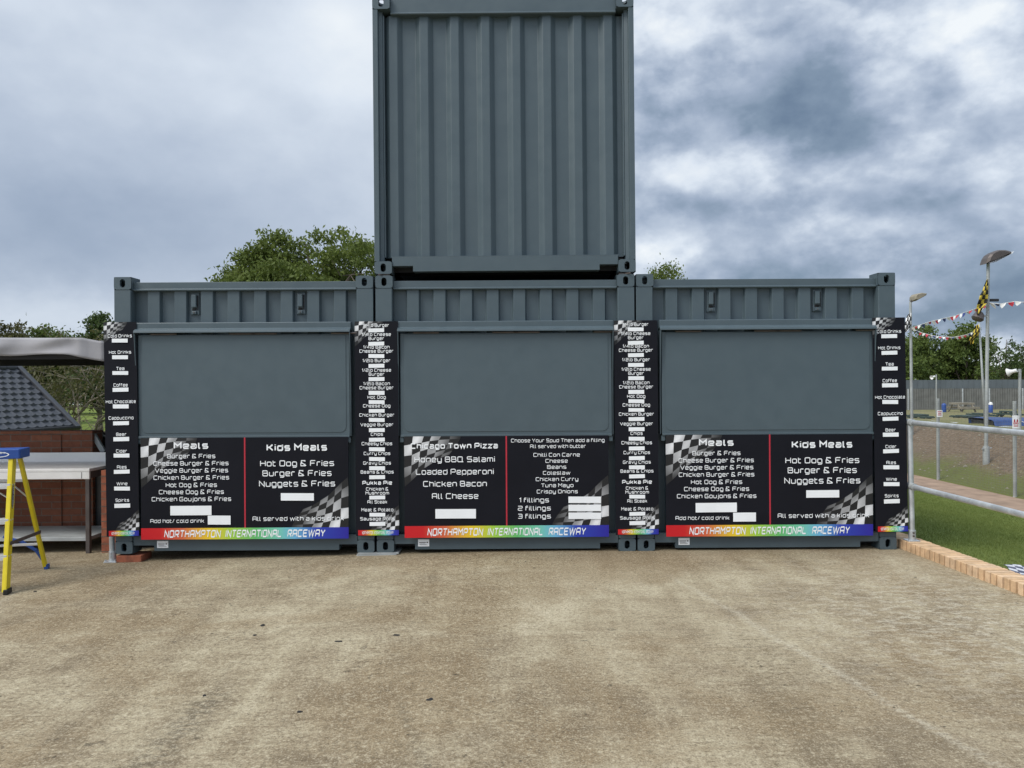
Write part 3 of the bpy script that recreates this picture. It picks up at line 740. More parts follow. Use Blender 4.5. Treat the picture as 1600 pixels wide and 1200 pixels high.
pizza = shift([('Chicago Town Pizza', 643.2, 779.3, 699.6, 9, HW), ('Honey BBQ Salami', 649, 774.5, 720.7, 9, RW), ('Loaded Pepperoni', 651, 772.7, 740, 9, RW),
    ('Chicken Bacon', 662.4, 761.8, 758.8, 9, RW), ('All Cheese', 676, 748.5, 778, 9, RW),
    ('Choose Your Spud Then add a filling', 800, 946, 690.4, 5.8, RW), ('All served with butter', 829.5, 916.8, 699.5, 5.8, RW),
    ('Chilli Con Carne', 834.7, 907.2, 713, 6, RW), ('Cheese', 853.5, 888.3, 722.5, 6, RW), ('Beans', 856, 886, 732, 6, RW), ('Coleslaw', 849.5, 892.2, 741.2, 6, RW),
    ('Chicken Curry', 838.2, 904.5, 751, 6, RW), ('Tuna Mayo', 846.5, 897, 760.7, 6, RW), ('Crispy Onions', 839.7, 903.7, 770.3, 6, RW),
    ('1 fillings', 812.3, 858.7, 784.3, 7.6, 1.5), ('2 fillings', 810, 861.5, 797, 7.6, 1.5), ('3 fillings', 810, 861.5, 809.5, 7.6, 1.5)], 633, 680.2)
pp = [(48.2, 111.5, 113.6, 128.3), (256, 306.8, 95.3, 105.3), (256, 306.8, 108, 118), (256, 306.8, 120.3, 130.3)]
zb_ = 1.092
board('menu_board', 'wide black menu board headed Meals and Kids Meals below the hatch of the left container', XL+.262, zb_, 324, 158.7, meals, mp, 162.4, (141, 158.7), 1., 0, 'wide menu boards below the hatches', bt(0, 156, 12, 324))
board('menu_board', 'wide black menu board with pizza and baked potato fillings below the middle hatch', XM+.268, zb_, 319, 158.3, pizza, pp, 159.5, (140, 158.3), 1., 0, 'wide menu boards below the hatches', bt(0, 155.5, 12, 319))
board('menu_board', 'wide black menu board headed Meals and Kids Meals below the hatch of the right container', XR+.262, zb_, 323, 158.7, meals, mp, 162.4, (141, 158.7), 1., 0, 'wide menu boards below the hatches', bt(0, 156, 12, 323))
def centred(L_, c): return [(s, c-w/2, c+w/2, y-503, 5.2 if s != 'Pukka Pie' else 6.4, 1.75 if s != 'Pukka Pie' else HW) for s, w, y in L_]
drinks = [('Cold Drinks', 38.1, 527.2), ('Hot Drinks', 34.7, 552.7), ('Tea', 13, 578.2), ('Coffee', 22.3, 604), ('Hot Chocolate', 46.8, 629.8), ('Cappuccino', 39, 655.3),
    ('Beer', 16.1, 681), ('Cider', 17, 707), ('Ales', 15.2, 732), ('Wine', 17, 758), ('Spirits', 21.5, 783.8)]
dp = [(529, 535), (555, 561), (579.7, 585.5), (605.6, 611.8), (631.6, 637.9), (658, 664), (682.6, 689), (708.4, 714.5), (733.6, 739.8), (760, 766), (786.5, 793)]
burg = [('1/4lb Burger', 40, 511.7), ('1/4lb Cheese', 45.6, 526), ('Burger', 24.5, 532.3), ('1/4lb Bacon', 41, 545.7), ('Cheese Burger', 53, 552), ('1/2lb Burger', 43.5, 566.8),
    ('1/2lb Cheese', 45.6, 581.8), ('Burger', 24.5, 588), ('1/2lb Bacon', 41.5, 602.8), ('Cheese Burger', 53, 609.2), ('Hot Dog', 28.5, 624), ('Cheese Dog', 42.7, 637.5),
    ('Chicken Burger', 54.7, 651.7), ('Veggie Burger', 51.5, 666.8), ('Chips', 19, 681.8), ('Cheesy Chips', 47.7, 696.5), ('Curry Chips', 41.5, 711.8), ('Gravy Chips', 43.4, 726.8),
    ('Beans & Chips', 51.7, 740.7), ('Pukka Pie', 46.5, 758.3), ('Chicken &', 35, 767.3), ('Mushroom', 36.7, 773.7), ('All Steak', 31, 787.5), ('Meat & Potato', 50, 799.8), ('Sausage Rolls', 54, 813.8)]
bp = [(514, 520), (535, 541), (554.2, 560.2), (569.5, 575.5), (590.2, 596.2), (611.5, 617.8), (626.2, 632), (640, 645.6), (654, 660), (669.8, 675.8), (684.8, 690.8), (699.8, 705.8),
    (715, 721), (729.3, 735.3), (743.3, 749.3), (775.2, 781), (802, 807.8), (816.3, 822.3)]
def tall(label, x, ztop, w, rows, ps, lean, grp):
    c = w/2; bw = w-4
    board('price_list', label, x, ztop, w, 335, centred(rows, c), [(c-12.3, c+12.3, a-503, b-503) for a, b in ps], None, (326, 334.2, 3.5), .42 if w < 60 else .50, lean, grp, bt(2.5, 332.4, 4.6, bw))
tall('narrow black drinks price list hung at the left end, beside the galvanised canopy post', -3.822, 2.178, 51, drinks, dp, -.0093, 'narrow drinks price lists')
tall('narrow black burger and chips price list between the left and middle containers', -1.470, 2.172, 67.5, burg, bp, -.0005, 'narrow food price lists')
tall('narrow black burger and chips price list between the middle and right containers', .958, 2.166, 67.5, burg, bp, -.003, 'narrow food price lists')
tall('narrow black drinks price list hung at the right end, beside the handrail', 3.377, 2.178, 51, drinks, dp, -.0105, 'narrow drinks price lists')

# ------------------------------------------------------------------ left: canopy, post, table, brickwork, ladder
zl = zy(-3.84)
t = thing('canopy_post', 'slim galvanised canopy post on a bolted foot left of the containers', 'post', (-3.795, .055, zl))
mb = MB(); mb.tube([(-.004, 0, .012), (-.042, 0, 2.09)], .0242, 16); mb.build('pole', 'galv', t, smooth=True, flat_angle=40)
mb = MB(); mb.box(-.06, .06, -.06, .06, 0, .012); fl = mb.build('base_plate', 'galv', t, .003)
mb = MB(); mb.tube([(0, 0, .012), (-.002, 0, .10)], .032, 16); mb.build('socket', 'galv', t, smooth=True, flat_angle=40)
for q in ((-.045, -.045), (.045, -.045), (-.045, .045), (.045, .045)):
    mb = MB(); mb.tube([(*q, .012), (*q, .028)], .009, 6); mb.build('bolt', 'galv', t)
mb = MB(); mb.tube([(-.002, -.03, .06), (-.002, -.044, .06)], .008, 6); mb.tube([(-.002, -.03, .085), (-.002, -.044, .085)], .008, 6); mb.build('bolt', 'galv', t)

t = thing('canopy', 'grey fabric canopy roof with a black lining above the steel table', 'canopy', (-5.4, 1.6, 1.85))
def canopy():
    rn = random.Random(5)
    # front valance (wavy, with a crease before the right-hand post), then the short side return
    P = []
    for k in range(61):
        u = k/60; px = -260+ (163+260)*u
        top = 527.5 + .4*math.sin(px*.021) + (0 if px < 128 else (px-128)*.20)
        bot = 554.6 + 1.6*math.sin(px*.045+1) + (0 if px < 105 else (px-105)*.15)
        D = 7.30 + .02*math.sin(px*.05)
        if 116 < px < 136: D -= .012*math.sin((px-116)/20*math.pi)
        P.append((px, top, bot, D))
    mb = MB(); V = []; m = 9
    for px, top, bot, D in P:
        for j in range(m):
            s = j/(m-1); py = top+(bot-top)*s
            w_ = 1 if px < 118 else .35
            q = at(px, py, D - w_*(.016*math.sin(s*3.14)*math.sin(px*.030+s*2.6) + .005*math.sin(px*.09+s*5)))
            V.append(q-Vector((-5.4, 1.6, 1.85)))
    mb.add(V, [(i*m+j, i*m+j+1, (i+1)*m+j+1, (i+1)*m+j) for i in range(60) for j in range(m-1)])
    o = mb.build('front_valance', 'canvas', t, smooth=True)
    o.modifiers.new('s', 'SOLIDIFY').thickness = .004
    # roof skin, side and back valances, lining
    xL, xR, y0, y1 = -8.2, -3.885, .09, 3.5
    mb = MB(); V = []; nx, ny = 12, 8
    for j in range(ny+1):
        for i in range(nx+1):
            x = xL+(xR-xL)*i/nx; y = y0+(y1-y0)*j/ny
            z = 2.025 + .13*math.sin(math.pi*j/ny*.5) - .02*math.sin(math.pi*(i % 4)/4) - (.03 if i == nx else 0)
            V.append((x+5.4, y-1.6, z-1.85))
    mb.add(V, [(j*(nx+1)+i, j*(nx+1)+i+1, (j+1)*(nx+1)+i+1, (j+1)*(nx+1)+i) for j in range(ny) for i in range(nx)])
    mb.build('roof_sheet', 'canvas', t, smooth=True)
    mb = MB(); V = [(x, y, z-.012) for x, y, z in V]
    mb.add(V, [(j*(nx+1)+i, j*(nx+1)+i+1, (j+1)*(nx+1)+i+1, (j+1)*(nx+1)+i) for j in range(ny) for i in range(nx)])
    mb.box(xL+5.4, xR+5.4, y1-1.6, y1-1.59, .02, .29); mb.box(xL+5.4, xR+5.38, y0-1.57, y0-1.56, -.01, .16)
    mb.build('lining', 'canvas_in', t)
    mb = MB(); mb.box(xR+5.4-.002, xR+5.4, y0-1.6, y1-1.6, -.02, .14); mb.build('side_valance', 'canvas', t)
canopy()
mb = MB(); mb.tube([(-3.93, 5.1-1.6, -1.3), (-3.93, 5.1-1.6, 2.1)], .024, 12)
tag(mb.build('canopy_post', 'galv', smooth=True), 'rear galvanised canopy post standing beside the container side', 'post')
mb = MB(); mb.tube([(-8.1, .12, zy(-8)), (-8.1, .12, 2.0)], .024, 12)
tag(mb.build('canopy_post', 'galv', smooth=True), 'galvanised canopy post beyond the left end of the table', 'post')

# stainless table
zg = zy(-4.4); TF, TB = 7.70+CAMY, 8.44+CAMY; TX0, TX1 = -7.0, -4.235; TZ = .755
t = thing('steel_table', 'long stainless steel catering table with undershelf against the brick wall', 'table', (-5.6, TF, zg))
def tb(name, mat, *b, bev=.003):
    mb = MB(); mb.box(b[0]+5.6, b[1]+5.6, b[2]-TF, b[3]-TF, b[4]-zg, b[5]-zg); return mb.build(name, mat, t, bev)
tb('table_top', 'steel', TX0, TX1, TF, TB, TZ-.03, TZ)
tb('front_apron', 'steel', TX0, TX1-.004, TF+.004, TF+.03, TZ-.105, TZ-.0305)
tb('end_apron', 'steel_dark', TX1-.03, TX1-.006, TF+.031, TB, TZ-.10, TZ-.0305)
tb('upstand', 'steel', TX0, TX1, TB+.0005, TB+.02, TZ-.03, TZ+.10)
tb('undershelf', 'galv_dull', TX0, TX1-.04, TF+.045, TB-.05, .022, .060)
for lx in (TX1-.045, -5.7, TX0+.005):
    for ly in (TF+.004, TB-.045):
        tb('leg', 'steel_dark', lx, lx+.04, ly, ly+.04, zy(lx)+.0, TZ-.1055 if ly < TF+.1 else TZ-.0305)
tb('seam', 'steel_dark', TX1-.082, TX1-.079, TF+.001, TF+.0035, TZ-.10, TZ-.035, bev=0)

# brick walls
WZ = 1.085
mb = MB(); mb.box(-9.5, -4.66, 8.54+CAMY, 8.75+CAMY, -1.6, WZ)
mb.box(-9.5, -5.0, 8.525+CAMY, 8.5395+CAMY, zy(-6)-.02, WZ-.04)
tag(mb.build('brick_wall', 'brick', None, .004), 'dark red brick wall behind the steel table', 'wall')
mb = MB(); mb.box(-4.13, -3.90, 7.72+CAMY, 7.94+CAMY, zy(-4.2)-.01, .735)
tag(mb.build('brick_pier', 'brick_orange', None, .004), 'short red brick pier between the table end and the canopy post', 'pier')
mb = MB()
for k in range(11): mb.box(-4.132, -3.898, 7.718+CAMY, 7.942+CAMY, zy(-4.0)+.005+k*.0755, zy(-4.0)+.0135+k*.0755)
pj = mb.build('mortar_joints', 'mortar', bpy.data.objects['brick_pier'])
# crumpled tarpaulin at the wall's end
def tarp():
    mb = MB(); n = 26; c = at(146, 700, 8.95)
    for j in range(n+1):
        for i in range(n+1):
            u, v = i/n*2-1, j/n*2-1; r = math.hypot(u, v)
            h = max(0, 1-r**1.6)*.40 + .07*nz(u, v, 2.6, 3)+.03*nz(u, v, 6.5, 1)
            mb.v.append((c.x+u*.52-.05*h, c.y+v*.40, .66+h))
    mb.f = [(j*(n+1)+i, j*(n+1)+i+1, (j+1)*(n+1)+i+1, (j+1)*(n+1)+i) for j in range(n) for i in range(n)]; mb.mi = [0]*len(mb.f)
    mb.box(c.x-.48, c.x+.48, c.y-.36, c.y+.36, -1.3, .70)
    tag(mb.build('tarpaulin', 'tarp'), 'crumpled black tarpaulin over a heap past the end of the brick wall', 'tarpaulin')
tarp()
mb = MB(); p = at(143, 674, 8.6); q = at(162, 706, 8.6); mb.beam(p, q, .035, .05, (0, 1, 0))
mb.beam(q, (q.x+.02, q.y, -1.3), .035, .05, (0, 1, 0))
tag(mb.build('prop', 'galv_dull'), 'slanted grey metal prop over the black tarpaulin', 'prop')

# hut with a hipped tiled roof, standing lower behind the wall
def hut():
    D0 = 18.0; e = at(118, 666, D0); ze = e.z+1.3; L_, run, rise = 9., 1.66, 1.36
    th = math.atan2(.966, .26); t = thing('brick_hut', 'low brick hut with a dark tiled gable roof behind the wall', 'hut', (e.x, e.y, -1.3), (0, 0, th))
    # local x: along the eave (far end at 0), local y: inwards, z up
    mb = MB(); mb.prism([(.22, 0), (2*run-.22, 0), (2*run-.22, ze-.05), (run, ze+rise-.12), (.22, ze-.05)], -L_+.1, -.12, 'x'); mb.build('wall', 'brick', t)
    mb = MB(); rows, tw = 11, .235
    for sd_ in (0, 1):
        Y = (lambda f: run*f) if not sd_ else (lambda f: 2*run-run*f)
        for r_ in range(rows):
            a, b = r_/rows, (r_+1)/rows; V = []; stag = (r_ % 2)*tw*.5; n = int(L_/tw*8)
            for i in range(n+1):
                x = -L_+i*L_/n; ph = ((x+stag)/tw) % 1; lift = .034*math.exp(-((ph-.5)/.15)**2)
                V += [(x, Y(a-.006), ze+rise*a+lift+.036), (x, Y(b), ze+rise*b+lift+.006), (x, Y(a-.006), ze+rise*a-.004)]
            mb.add(V, [(3*i, 3*i+3, 3*i+4, 3*i+1) for i in range(n)] + [(3*i, 3*i+2, 3*i+5, 3*i+3) for i in range(n)])
    rf = mb.build('roof', 'tile', t, smooth=True, flat_angle=35)
    for sd_ in (0, 1):
        Y = (lambda f: run*f) if not sd_ else (lambda f: 2*run-run*f)
        mb = MB(); mb.beam((-.02, Y(-.05), ze+rise*-.05+.03), (-.02, Y(.985), ze+rise*.985+.05), .13, .11, (1, 0, 0)); mb.build('verge', 'tile', rf, .01)
        mb = MB(); yy = -.05 if not sd_ else 2*run+.05; mb.tube([(-L_, yy, ze-.03), (.06, yy, ze-.03)], .055, 10); mb.build('gutter', 'black', t, smooth=True)
        mb = MB(); y0, y1 = (.0, .03) if not sd_ else (2*run-.03, 2*run); mb.box(-L_, -.02, y0, y1, ze-.21, ze-.07); mb.build('fascia', 'fascia', t)
    mb = MB(); n = 24
    for k in range(n): mb.tube([(-L_+k*L_/n, run, ze+rise+.02), (-L_+(k+1.05)*L_/n, run, ze+rise+.02)], [.085, .078], 10)
    mb.build('ridge_tiles', 'tile', rf, smooth=True, flat_angle=40)
hut()

# step ladder
def ladder():
    g = lambda x: zy(x)
    fr_b = Vector((-4.075, -1.04, zy(-4.07)+.012)); fr_t = Vector((-4.205, -.745, 1.0)); rr_b = Vector((-4.285, -.17, zy(-4.28)+.012)); rr_t = Vector((-4.225, -.635, 1.0))
    wd = Vector((-.97, -.235, 0)); fw, tw = .50, .30
    side = (rr_b-fr_b); side.z = 0; side.normalize()
    t = thing('step_ladder', 'yellow fibreglass step ladder with a blue top at the left edge', 'ladder', (-4.4, -.6, zy(-4.4)))
    O = Vector((-4.4, -.6, zy(-4.4)))
    def bl(name, mat, fn, **kw):
        mb = MB(); fn(mb); mb.v = [tuple(Vector(q)-O) for q in mb.v]; return mb.build(name, mat, t, **kw)
    fl_b, fl_t, rl_b, rl_t = fr_b+wd*fw, fr_t+wd*tw, rr_b+wd*(fw-.04), rr_t+wd*tw
    for b, tt in ((fr_b, fr_t), (fl_b, fl_t)):
        def f(mb):
            mb.beam(b, tt, .078, .008, side); 
            ax = (tt-b).normalized(); s2 = (side-ax*side.dot(ax)).normalized(); n2 = ax.cross(s2)
            sg = -1 if b is fr_b else 1
            for e in (-1, 1): mb.beam(b+s2*.0355*e+wd*.016*(1 if b is fr_b else -1), tt+s2*.0355*e+wd*.016*(1 if b is fr_b else -1), .008, .028, s2)
        bl('front_rail', 'yellow', f, bevel=.002)
    for b, tt in ((rr_b, rr_t), (rl_b, rl_t)):
        def f(mb):
            mb.beam(b, tt, .044, .008, side)
            ax = (tt-b).normalized(); s2 = (side-ax*side.dot(ax)).normalized()
            for e in (-1, 1): mb.beam(b+s2*.02*e+wd*.012*(1 if b is rr_b else -1), tt+s2*.02*e+wd*.012*(1 if b is rr_b else -1), .006, .022, s2)
        bl('rear_rail', 'yellow', f, bevel=.002)
    for b in (fr_b, fl_b):
        bl('foot', 'black', lambda mb: mb.beam(b-Vector((0, 0, .012)), b+Vector((0, 0, .03)), .095, .034, side), bevel=.004)
    for b in (rr_b, rl_b):
        bl('foot', 'blue_plastic', lambda mb: mb.beam(b-Vector((0, 0, .012)), b+Vector((0, 0, .03)), .06, .034, side), bevel=.004)
    for q in (.26, .52, .78):
        a, b = fr_b.lerp(fr_t, q), fl_b.lerp(fl_t, q)
        def f(mb):
            mb.beam(a+wd*.006, b-wd*.006, .085, .022, side)
            mb.beam(a+wd*.006-side*.040-Vector((0, 0, .018)), b-wd*.006-side*.040-Vector((0, 0, .018)), .006, .028, side)
        bl('tread', 'alu', f, bevel=.002)
    for q in (.22, .78):
        a, b = rr_b.lerp(rr_t, q), rl_b.lerp(rl_t, q)
        bl('rear_bar', 'alu', lambda mb: mb.beam(a+wd*.006, b-wd*.006, .03, .02, side), bevel=.002)
    a = fr_b.lerp(fr_t, .78); 
    bl('brace', 'alu', lambda mb: mb.beam(a+wd*.012-Vector((0, 0, .13)), a+wd*.16-Vector((0, 0, .02)), .022, .006, side))
    a = rr_b.lerp(rr_t, .62)
    bl('brace', 'alu', lambda mb: mb.beam(a+wd*.008, rr_b.lerp(rr_t, .78)+wd*.14, .022, .006, side))
    # spreader bar between front and rear rail
    a, b = fr_b.lerp(fr_t, .35), rr_b.lerp(rr_t, .325)
    bl('spreader', 'steel_dark', lambda mb: (mb.beam(a-wd*.012-side*.02, b-wd*.012+side*.02, .006, .030, wd)), bevel=.002)
    bl('rear_brace', 'blue_plastic', lambda mb: [mb.beam(p, q, .02, .036, wd) for p, q in zip(*(lambda P: (P[:-1], P[1:]))([rr_b+Vector((0, 0, .04))+wd*.012, rr_b+Vector((-.02, -.01, .16))+wd*.06, rr_b+Vector((-.05, -.02, .25))+wd*.15, rr_b+Vector((-.08, -.02, .30))+wd*.27]))], bevel=.003)
    # moulded cap with logo ring
    c = (fr_t+fl_t+rr_t+rl_t)/4
    def cap(mb):
        hx, hy = tw/2+.05, .115
        poly = [(-hx, -hy), (hx, -hy), (hx+.008, -hy+.01), (hx+.008, hy), (-hx-.008, hy), (-hx-.008, -hy+.01)]
        ang = math.atan2(-wd.y, -wd.x); rot = Matrix.Rotation(ang, 4, 'Z')
        n0 = len(mb.v); mb.prism(poly, .975, 1.055, 'z')
        mb.v = mb.v[:n0]+[tuple((rot @ Vector((x, y, 0)))+Vector((c.x, c.y, z))) for x, y, z in mb.v[n0:]]
    bl('top_cap', 'blue_plastic', cap, bevel=.006)
    def logo(mb):
        ang = math.atan2(-wd.y, -wd.x); rot = Matrix.Rotation(ang, 4, 'Z')
        def pt(x, z): return tuple((rot @ Vector((x, -.1175, 0)))+Vector((c.x, c.y, 1.013+z)))
        n = 40; V = []
        for k in range(n):
            a = 2*math.pi*k/n
            V += [pt(.035+.095*math.cos(a), .024*math.sin(a)), pt(.035+.085*math.cos(a), .0175*math.sin(a))]
        mb.add(V, [(2*k, 2*((k+1) % n), 2*((k+1) % n)+1, 2*k+1) for k in range(n)])
        write(mb, 'WERNER', -.035, .10, -.007, .014, 1.9, lambda x, y, k: pt(x, -y), .2)
    bl('cap_logo', 'white', logo)
    def badge(mb):
        p, q = fr_b.lerp(fr_t, .60), fr_b.lerp(fr_t, .78); ax = (q-p).normalized(); s2 = (side-ax*side.dot(ax)).normalized(); nrm = -wd*.0052
        m = (p+q)/2; h = (q-p).length/2
        mb.add([m+nrm+ax*(h*math.sin(6.283*k/28))+s2*(.024*math.cos(6.283*k/28)) for k in range(28)], [tuple(range(28))])
    bl('rail_badge', 'black', badge)
    def badge2(mb):
        p, q = fr_b.lerp(fr_t, .60), fr_b.lerp(fr_t, .78); ax = (q-p).normalized(); s2 = (side-ax*side.dot(ax)).normalized(); nrm = -wd*.0064
        m = (p+q)/2; h = (q-p).length/2; n = 32; V = []
        for k in range(n):
            a = 6.283*k/n; V += [m+nrm+ax*(h*.93*math.sin(a))+s2*(.021*math.cos(a)), m+nrm+ax*(h*.89*math.sin(a))+s2*(.019*math.cos(a))]
        mb.add(V, [(2*k, 2*((k+1) % n), 2*((k+1) % n)+1, 2*k+1) for k in range(n)])
        write(mb, 'WERNER', -h*.75, h*.75, .008, .016, 1.6, lambda x, y, k: m+nrm+ax*x+s2*y)
    bl('badge_print', 'white', badge2)
    for q in (.26, .52, .78):
        p = fr_b.lerp(fr_t, q)
        bl('rivet', 'alu', lambda mb: [mb.tube([p+side*e, p+side*e-wd*.008], .006, 8) for e in (-.022, .022)])
ladder()

# ------------------------------------------------------------------ right: brick kerb, handrail
t = thing('brick_kerb', 'low buff brick kerb along the right edge of the concrete', 'kerb', (3.77, -2, 0))
def kerb():
    rs = random.Random(4); bs = [MB(), MB()]
    y = .42; bed = MB(); bed.box(-.095, .112, -6, 2.44, -.05, .074)
    while y > -7:
        xo = 3.668 + (-y)*.045; b = bs[rs.random() < .4]; h = .086+rs.uniform(-.002, .002)
        j = rs.uniform(-.002, .002)
        b.box(xo-3.77+j, xo-3.77+.205+j, y+2-.0285, y+2+.0285, -.02, h)
        y -= .0735
    for b, m in zip(bs, ('kerb', 'kerb2')): b.build('brick_course', m, t, .004)
    bed = MB(); bed.prism([(3.672-3.77+.012, 2.45), (3.672-3.77+.2, 2.45), (3.672+.33-3.77+.2, -5.1), (3.672+.33-3.77+.012, -5.1)], -.05, .072, 'z'); bed.build('mortar_bed', 'mortar', t)
kerb()
t = thing('handrail', 'galvanised two-rail tube handrail above the brick kerb', 'handrail', (3.742, -.02, .086))
def rail():
    O = Vector((3.75, -.02, .086)); bx = lambda y: .004*(-y-.02)
    ys_ = [0, -2.5, -5.0]
    for y in ys_:
        mb = MB(); mb.tube([(bx(y)+.006, y, 0), (bx(y)-.012, y, 1.09)], .0242, 16); mb.build('post', 'galv', t, smooth=True, flat_angle=40)
        mb = MB(); mb.box(bx(y)-.055, bx(y)+.055, y-.055, y+.055, .0, .010); mb.build('base_plate', 'galv', t, .003)
        mb = MB(); mb.tube([(bx(y)+.005, y, .01), (bx(y)+.004, y, .10)], .033, 16); mb.build('socket', 'galv', t, smooth=True, flat_angle=40)
        mb = MB(); mb.tube([(bx(y), y-.03, .05), (bx(y), y-.045, .05)], .009, 6); mb.tube([(bx(y), y-.03, .08), (bx(y), y-.045, .08)], .009, 6); mb.build('bolt', 'steel_dark', t)
        for z, dx_ in ((1.110, -.012), (.510, 0)):
            mb = MB(); mb.tube([(bx(y+.05)+dx_, y+.06, z), (bx(y-.05)+dx_, y-.06, z)], .033, 16); mb.build('clamp', 'galv_dull', t, smooth=True, flat_angle=40)
    for z, dx_ in ((1.110, -.012), (.510, 0)):
        mb = MB(); mb.tube([(bx(.07)+dx_, .07, z), (bx(-6)+dx_, -6, z)], .0245, 16); mb.build('rail', 'galv', t, smooth=True, flat_angle=40)
rail()
# chequered cloth lying on the lawn
def cloth():
    a = at(1568, 889, 6.45); mb = MB(); mb.col = []
    n = 12; s = .062
    ux, uy = Vector((.92, -.38, 0)), Vector((.38, .92, 0))
    o = Vector((a.x, a.y, 0))
    for i in range(n):
        for j in range(8):
            V = []
            for p, q in ((i, j), (i+1, j), (i+1, j+1), (i, j+1)):
                w = o+ux*(p*s)+uy*(-q*s); z = Hn(w.x, w.y)+.045+.012*math.sin(p*.9+q*.7); V.append((w.x, w.y, z))
                c = (.62, .63, .66) if (i+j) % 2 else (.05, .055, .10); mb.col.append(c)
            mb.add(V, [(0, 1, 2, 3)])
    ob = mb.build('chequered_cloth', 'print'); ob.modifiers.new('s', 'SOLIDIFY').thickness = .003
    tag(ob, 'black and white chequered cloth lying on the lawn behind the kerb', 'cloth')
cloth()

# ------------------------------------------------------------------ mesh fence beyond the path
FXp = 9.43
t = thing('mesh_fence', 'welded wire mesh fence on grey posts along the dirt path', 'fence', (FXp, 7.2, -.6))
for y in (-2.6, 0, 2.6, -5.2, 5.2):
    mb = MB(); mb.tube([(0, y, -.05), (0, y, 1.80)], .034, 12); mb.build('post', 'galv_dull', t, smooth=True, flat_angle=40)
mb = MB()
for k in range(209):
    y = -5.2+k*.05; mb.box(-.036, -.0335, y-.0009, y+.0009, .04, 1.78)
for k in range(36):
    z = .04+k*.05; mb.box(-.0385, -.0365, -5.2, 5.2, z-.0009, z+.0009)
mb.build('wire_mesh', 'wire', t)
def sign(px, py0, py1, D, w, label, tri):
    c = at(px, (py0+py1)/2, D); h = (py1-py0)*D/F
    s = thing('warning_sign', label, 'sign', c)
    mb = MB(); mb.box(-w/2, w/2, -.006, 0, -h/2, h/2); mb.build('plate', 'white', s)
    mb = MB()
    if tri:
        for k in (-.2, .2):
            a = [(k*w, h*.2), (k*w-.13*w, -h*.16), (k*w+.13*w, -h*.16)]
            for i in range(3):
                p, q = a[i], a[(i+1) % 3]; mb.beam((p[0], -.0075, p[1]), (q[0], -.0075, q[1]), .002, .012, (0, 1, 0))
        mb.box(-.35*w, .35*w, -.008, -.0068, -h*.34, -h*.27)
    else:
        mb.box(-.38*w, .38*w, -.008, -.0068, h*.22, h*.34); mb.box(-.30*w, .30*w, -.008, -.0068, -h*.02, h*.08); mb.box(-.34*w, .34*w, -.008, -.0068, -h*.26, -h*.14)
    mb.build('sign_print', 'red', s)
sign(1468, 641, 651.5, 16.93, .12, 'small pink and white warning notice on the farther mesh fence post', False)
sign(1587, 649, 669.5, 14.3, .125, 'white notice with red warning triangles on the nearer mesh fence post', True)

# ------------------------------------------------------------------ lamp posts, flags, bunting, loudspeakers
def ground_z(x, y): return Hn(x, y)
def flood(px_pts, D, parent, O, dpt, mat):
    P = [at(a, b, D)-O for a, b in px_pts]; mb = MB()
    n = len(P); cx = sum((p.x for p in P))/n; cz = sum((p.z for p in P))/n
    V = []; 
    for y, s in ((-dpt/2, .70), (-dpt*.38, .93), (-dpt*.2, 1), (dpt*.2, 1), (dpt*.38, .93), (dpt/2, .70)):
        V += [(cx+(p.x-cx)*s, y, cz+(p.z-cz)*s) for p in P]
    f = [(r*n+i, r*n+(i+1) % n, (r+1)*n+(i+1) % n, (r+1)*n+i) for r in range(5) for i in range(n)]+[tuple(range(n))[::-1], tuple(5*n+i for i in range(n))]
    mb.add(V, f); return mb.build('lamp_head', mat, parent)
# nearer post
Dp = 17.2; b0 = at(1541, 725, Dp); b0.z = ground_z(b0.x, b0.y); tp = at(1544, 411, Dp)
t = thing('lamp_post', 'tall grey lamp post on the earth bank with a floodlight and flag', 'lamp post', b0, group='lamp posts')
mb = MB(); mb.tube([(0, 0, -.1), (0, 0, .36), (0, 0, .40)], [.068, .068, .058], 14); mb.build('socket', 'galv_dull', t, smooth=True, flat_angle=40)
mb = MB(); mb.tube([(0, 0, .38), tp-b0], [.040, .034], 14); mb.build('pole', 'galv_dull', t, smooth=True, flat_angle=40)
mb = MB(); mb.beam((-.11, -.02, .33), (.11, -.02, .36), .03, .02, (0, 1, 0)); mb.build('clamp', 'galv', t)
fh = flood([(1534, 414), (1537, 405), (1541, 399), (1547, 395), (1556, 391.5), (1566, 391.5), (1573, 393), (1576.5, 394.5), (1575, 397), (1550, 409)], Dp, t, b0, .30, 'steel_dark')
mb = MB(); P = [at(a, b, Dp)-b0 for a, b in ((1536, 413.8), (1549, 410.4), (1574, 397.5), (1577, 394))]
V = [(p.x, y, p.z-.008) for p in P for y in (-.17, .17)]; mb.add(V, [(0, 1, 3, 2), (2, 3, 5, 4), (4, 5, 7, 6)]); mb.build('lens', 'lens', fh)
c = at(1530, 492, Dp)-b0
mb = MB(); mb.lathe([(0, -.13), (.10, -.13), (.13, -.09), (.10, .02), (.05, .07), (0, .08)], 16, Matrix.Translation(c) @ Matrix.Rotation(R(25), 4, 'Y')); lm = mb.build('small_floodlight', 'steel_dark', t, smooth=True, flat_angle=40)
mb = MB(); mb.beam(c+Vector((.05, 0, 0)), at(1543, 495, Dp)-b0, .03, .03, (0, 1, 0)); mb.build('bracket', 'galv_dull', lm)
c = at(1553, 469, Dp)-b0
mb = MB(); mb.beam(c-Vector((.1, 0, 0)), c+Vector((.1, 0, .0)), .06, .06, (0, 1, 0)); cm = mb.build('camera_housing', 'black', t, .01)
mb = MB(); mb.beam(at(1543, 467.5, Dp)-b0, c-Vector((.09, 0, 0)), .03, .03, (0, 1, 0)); mb.build('bracket', 'black', cm)
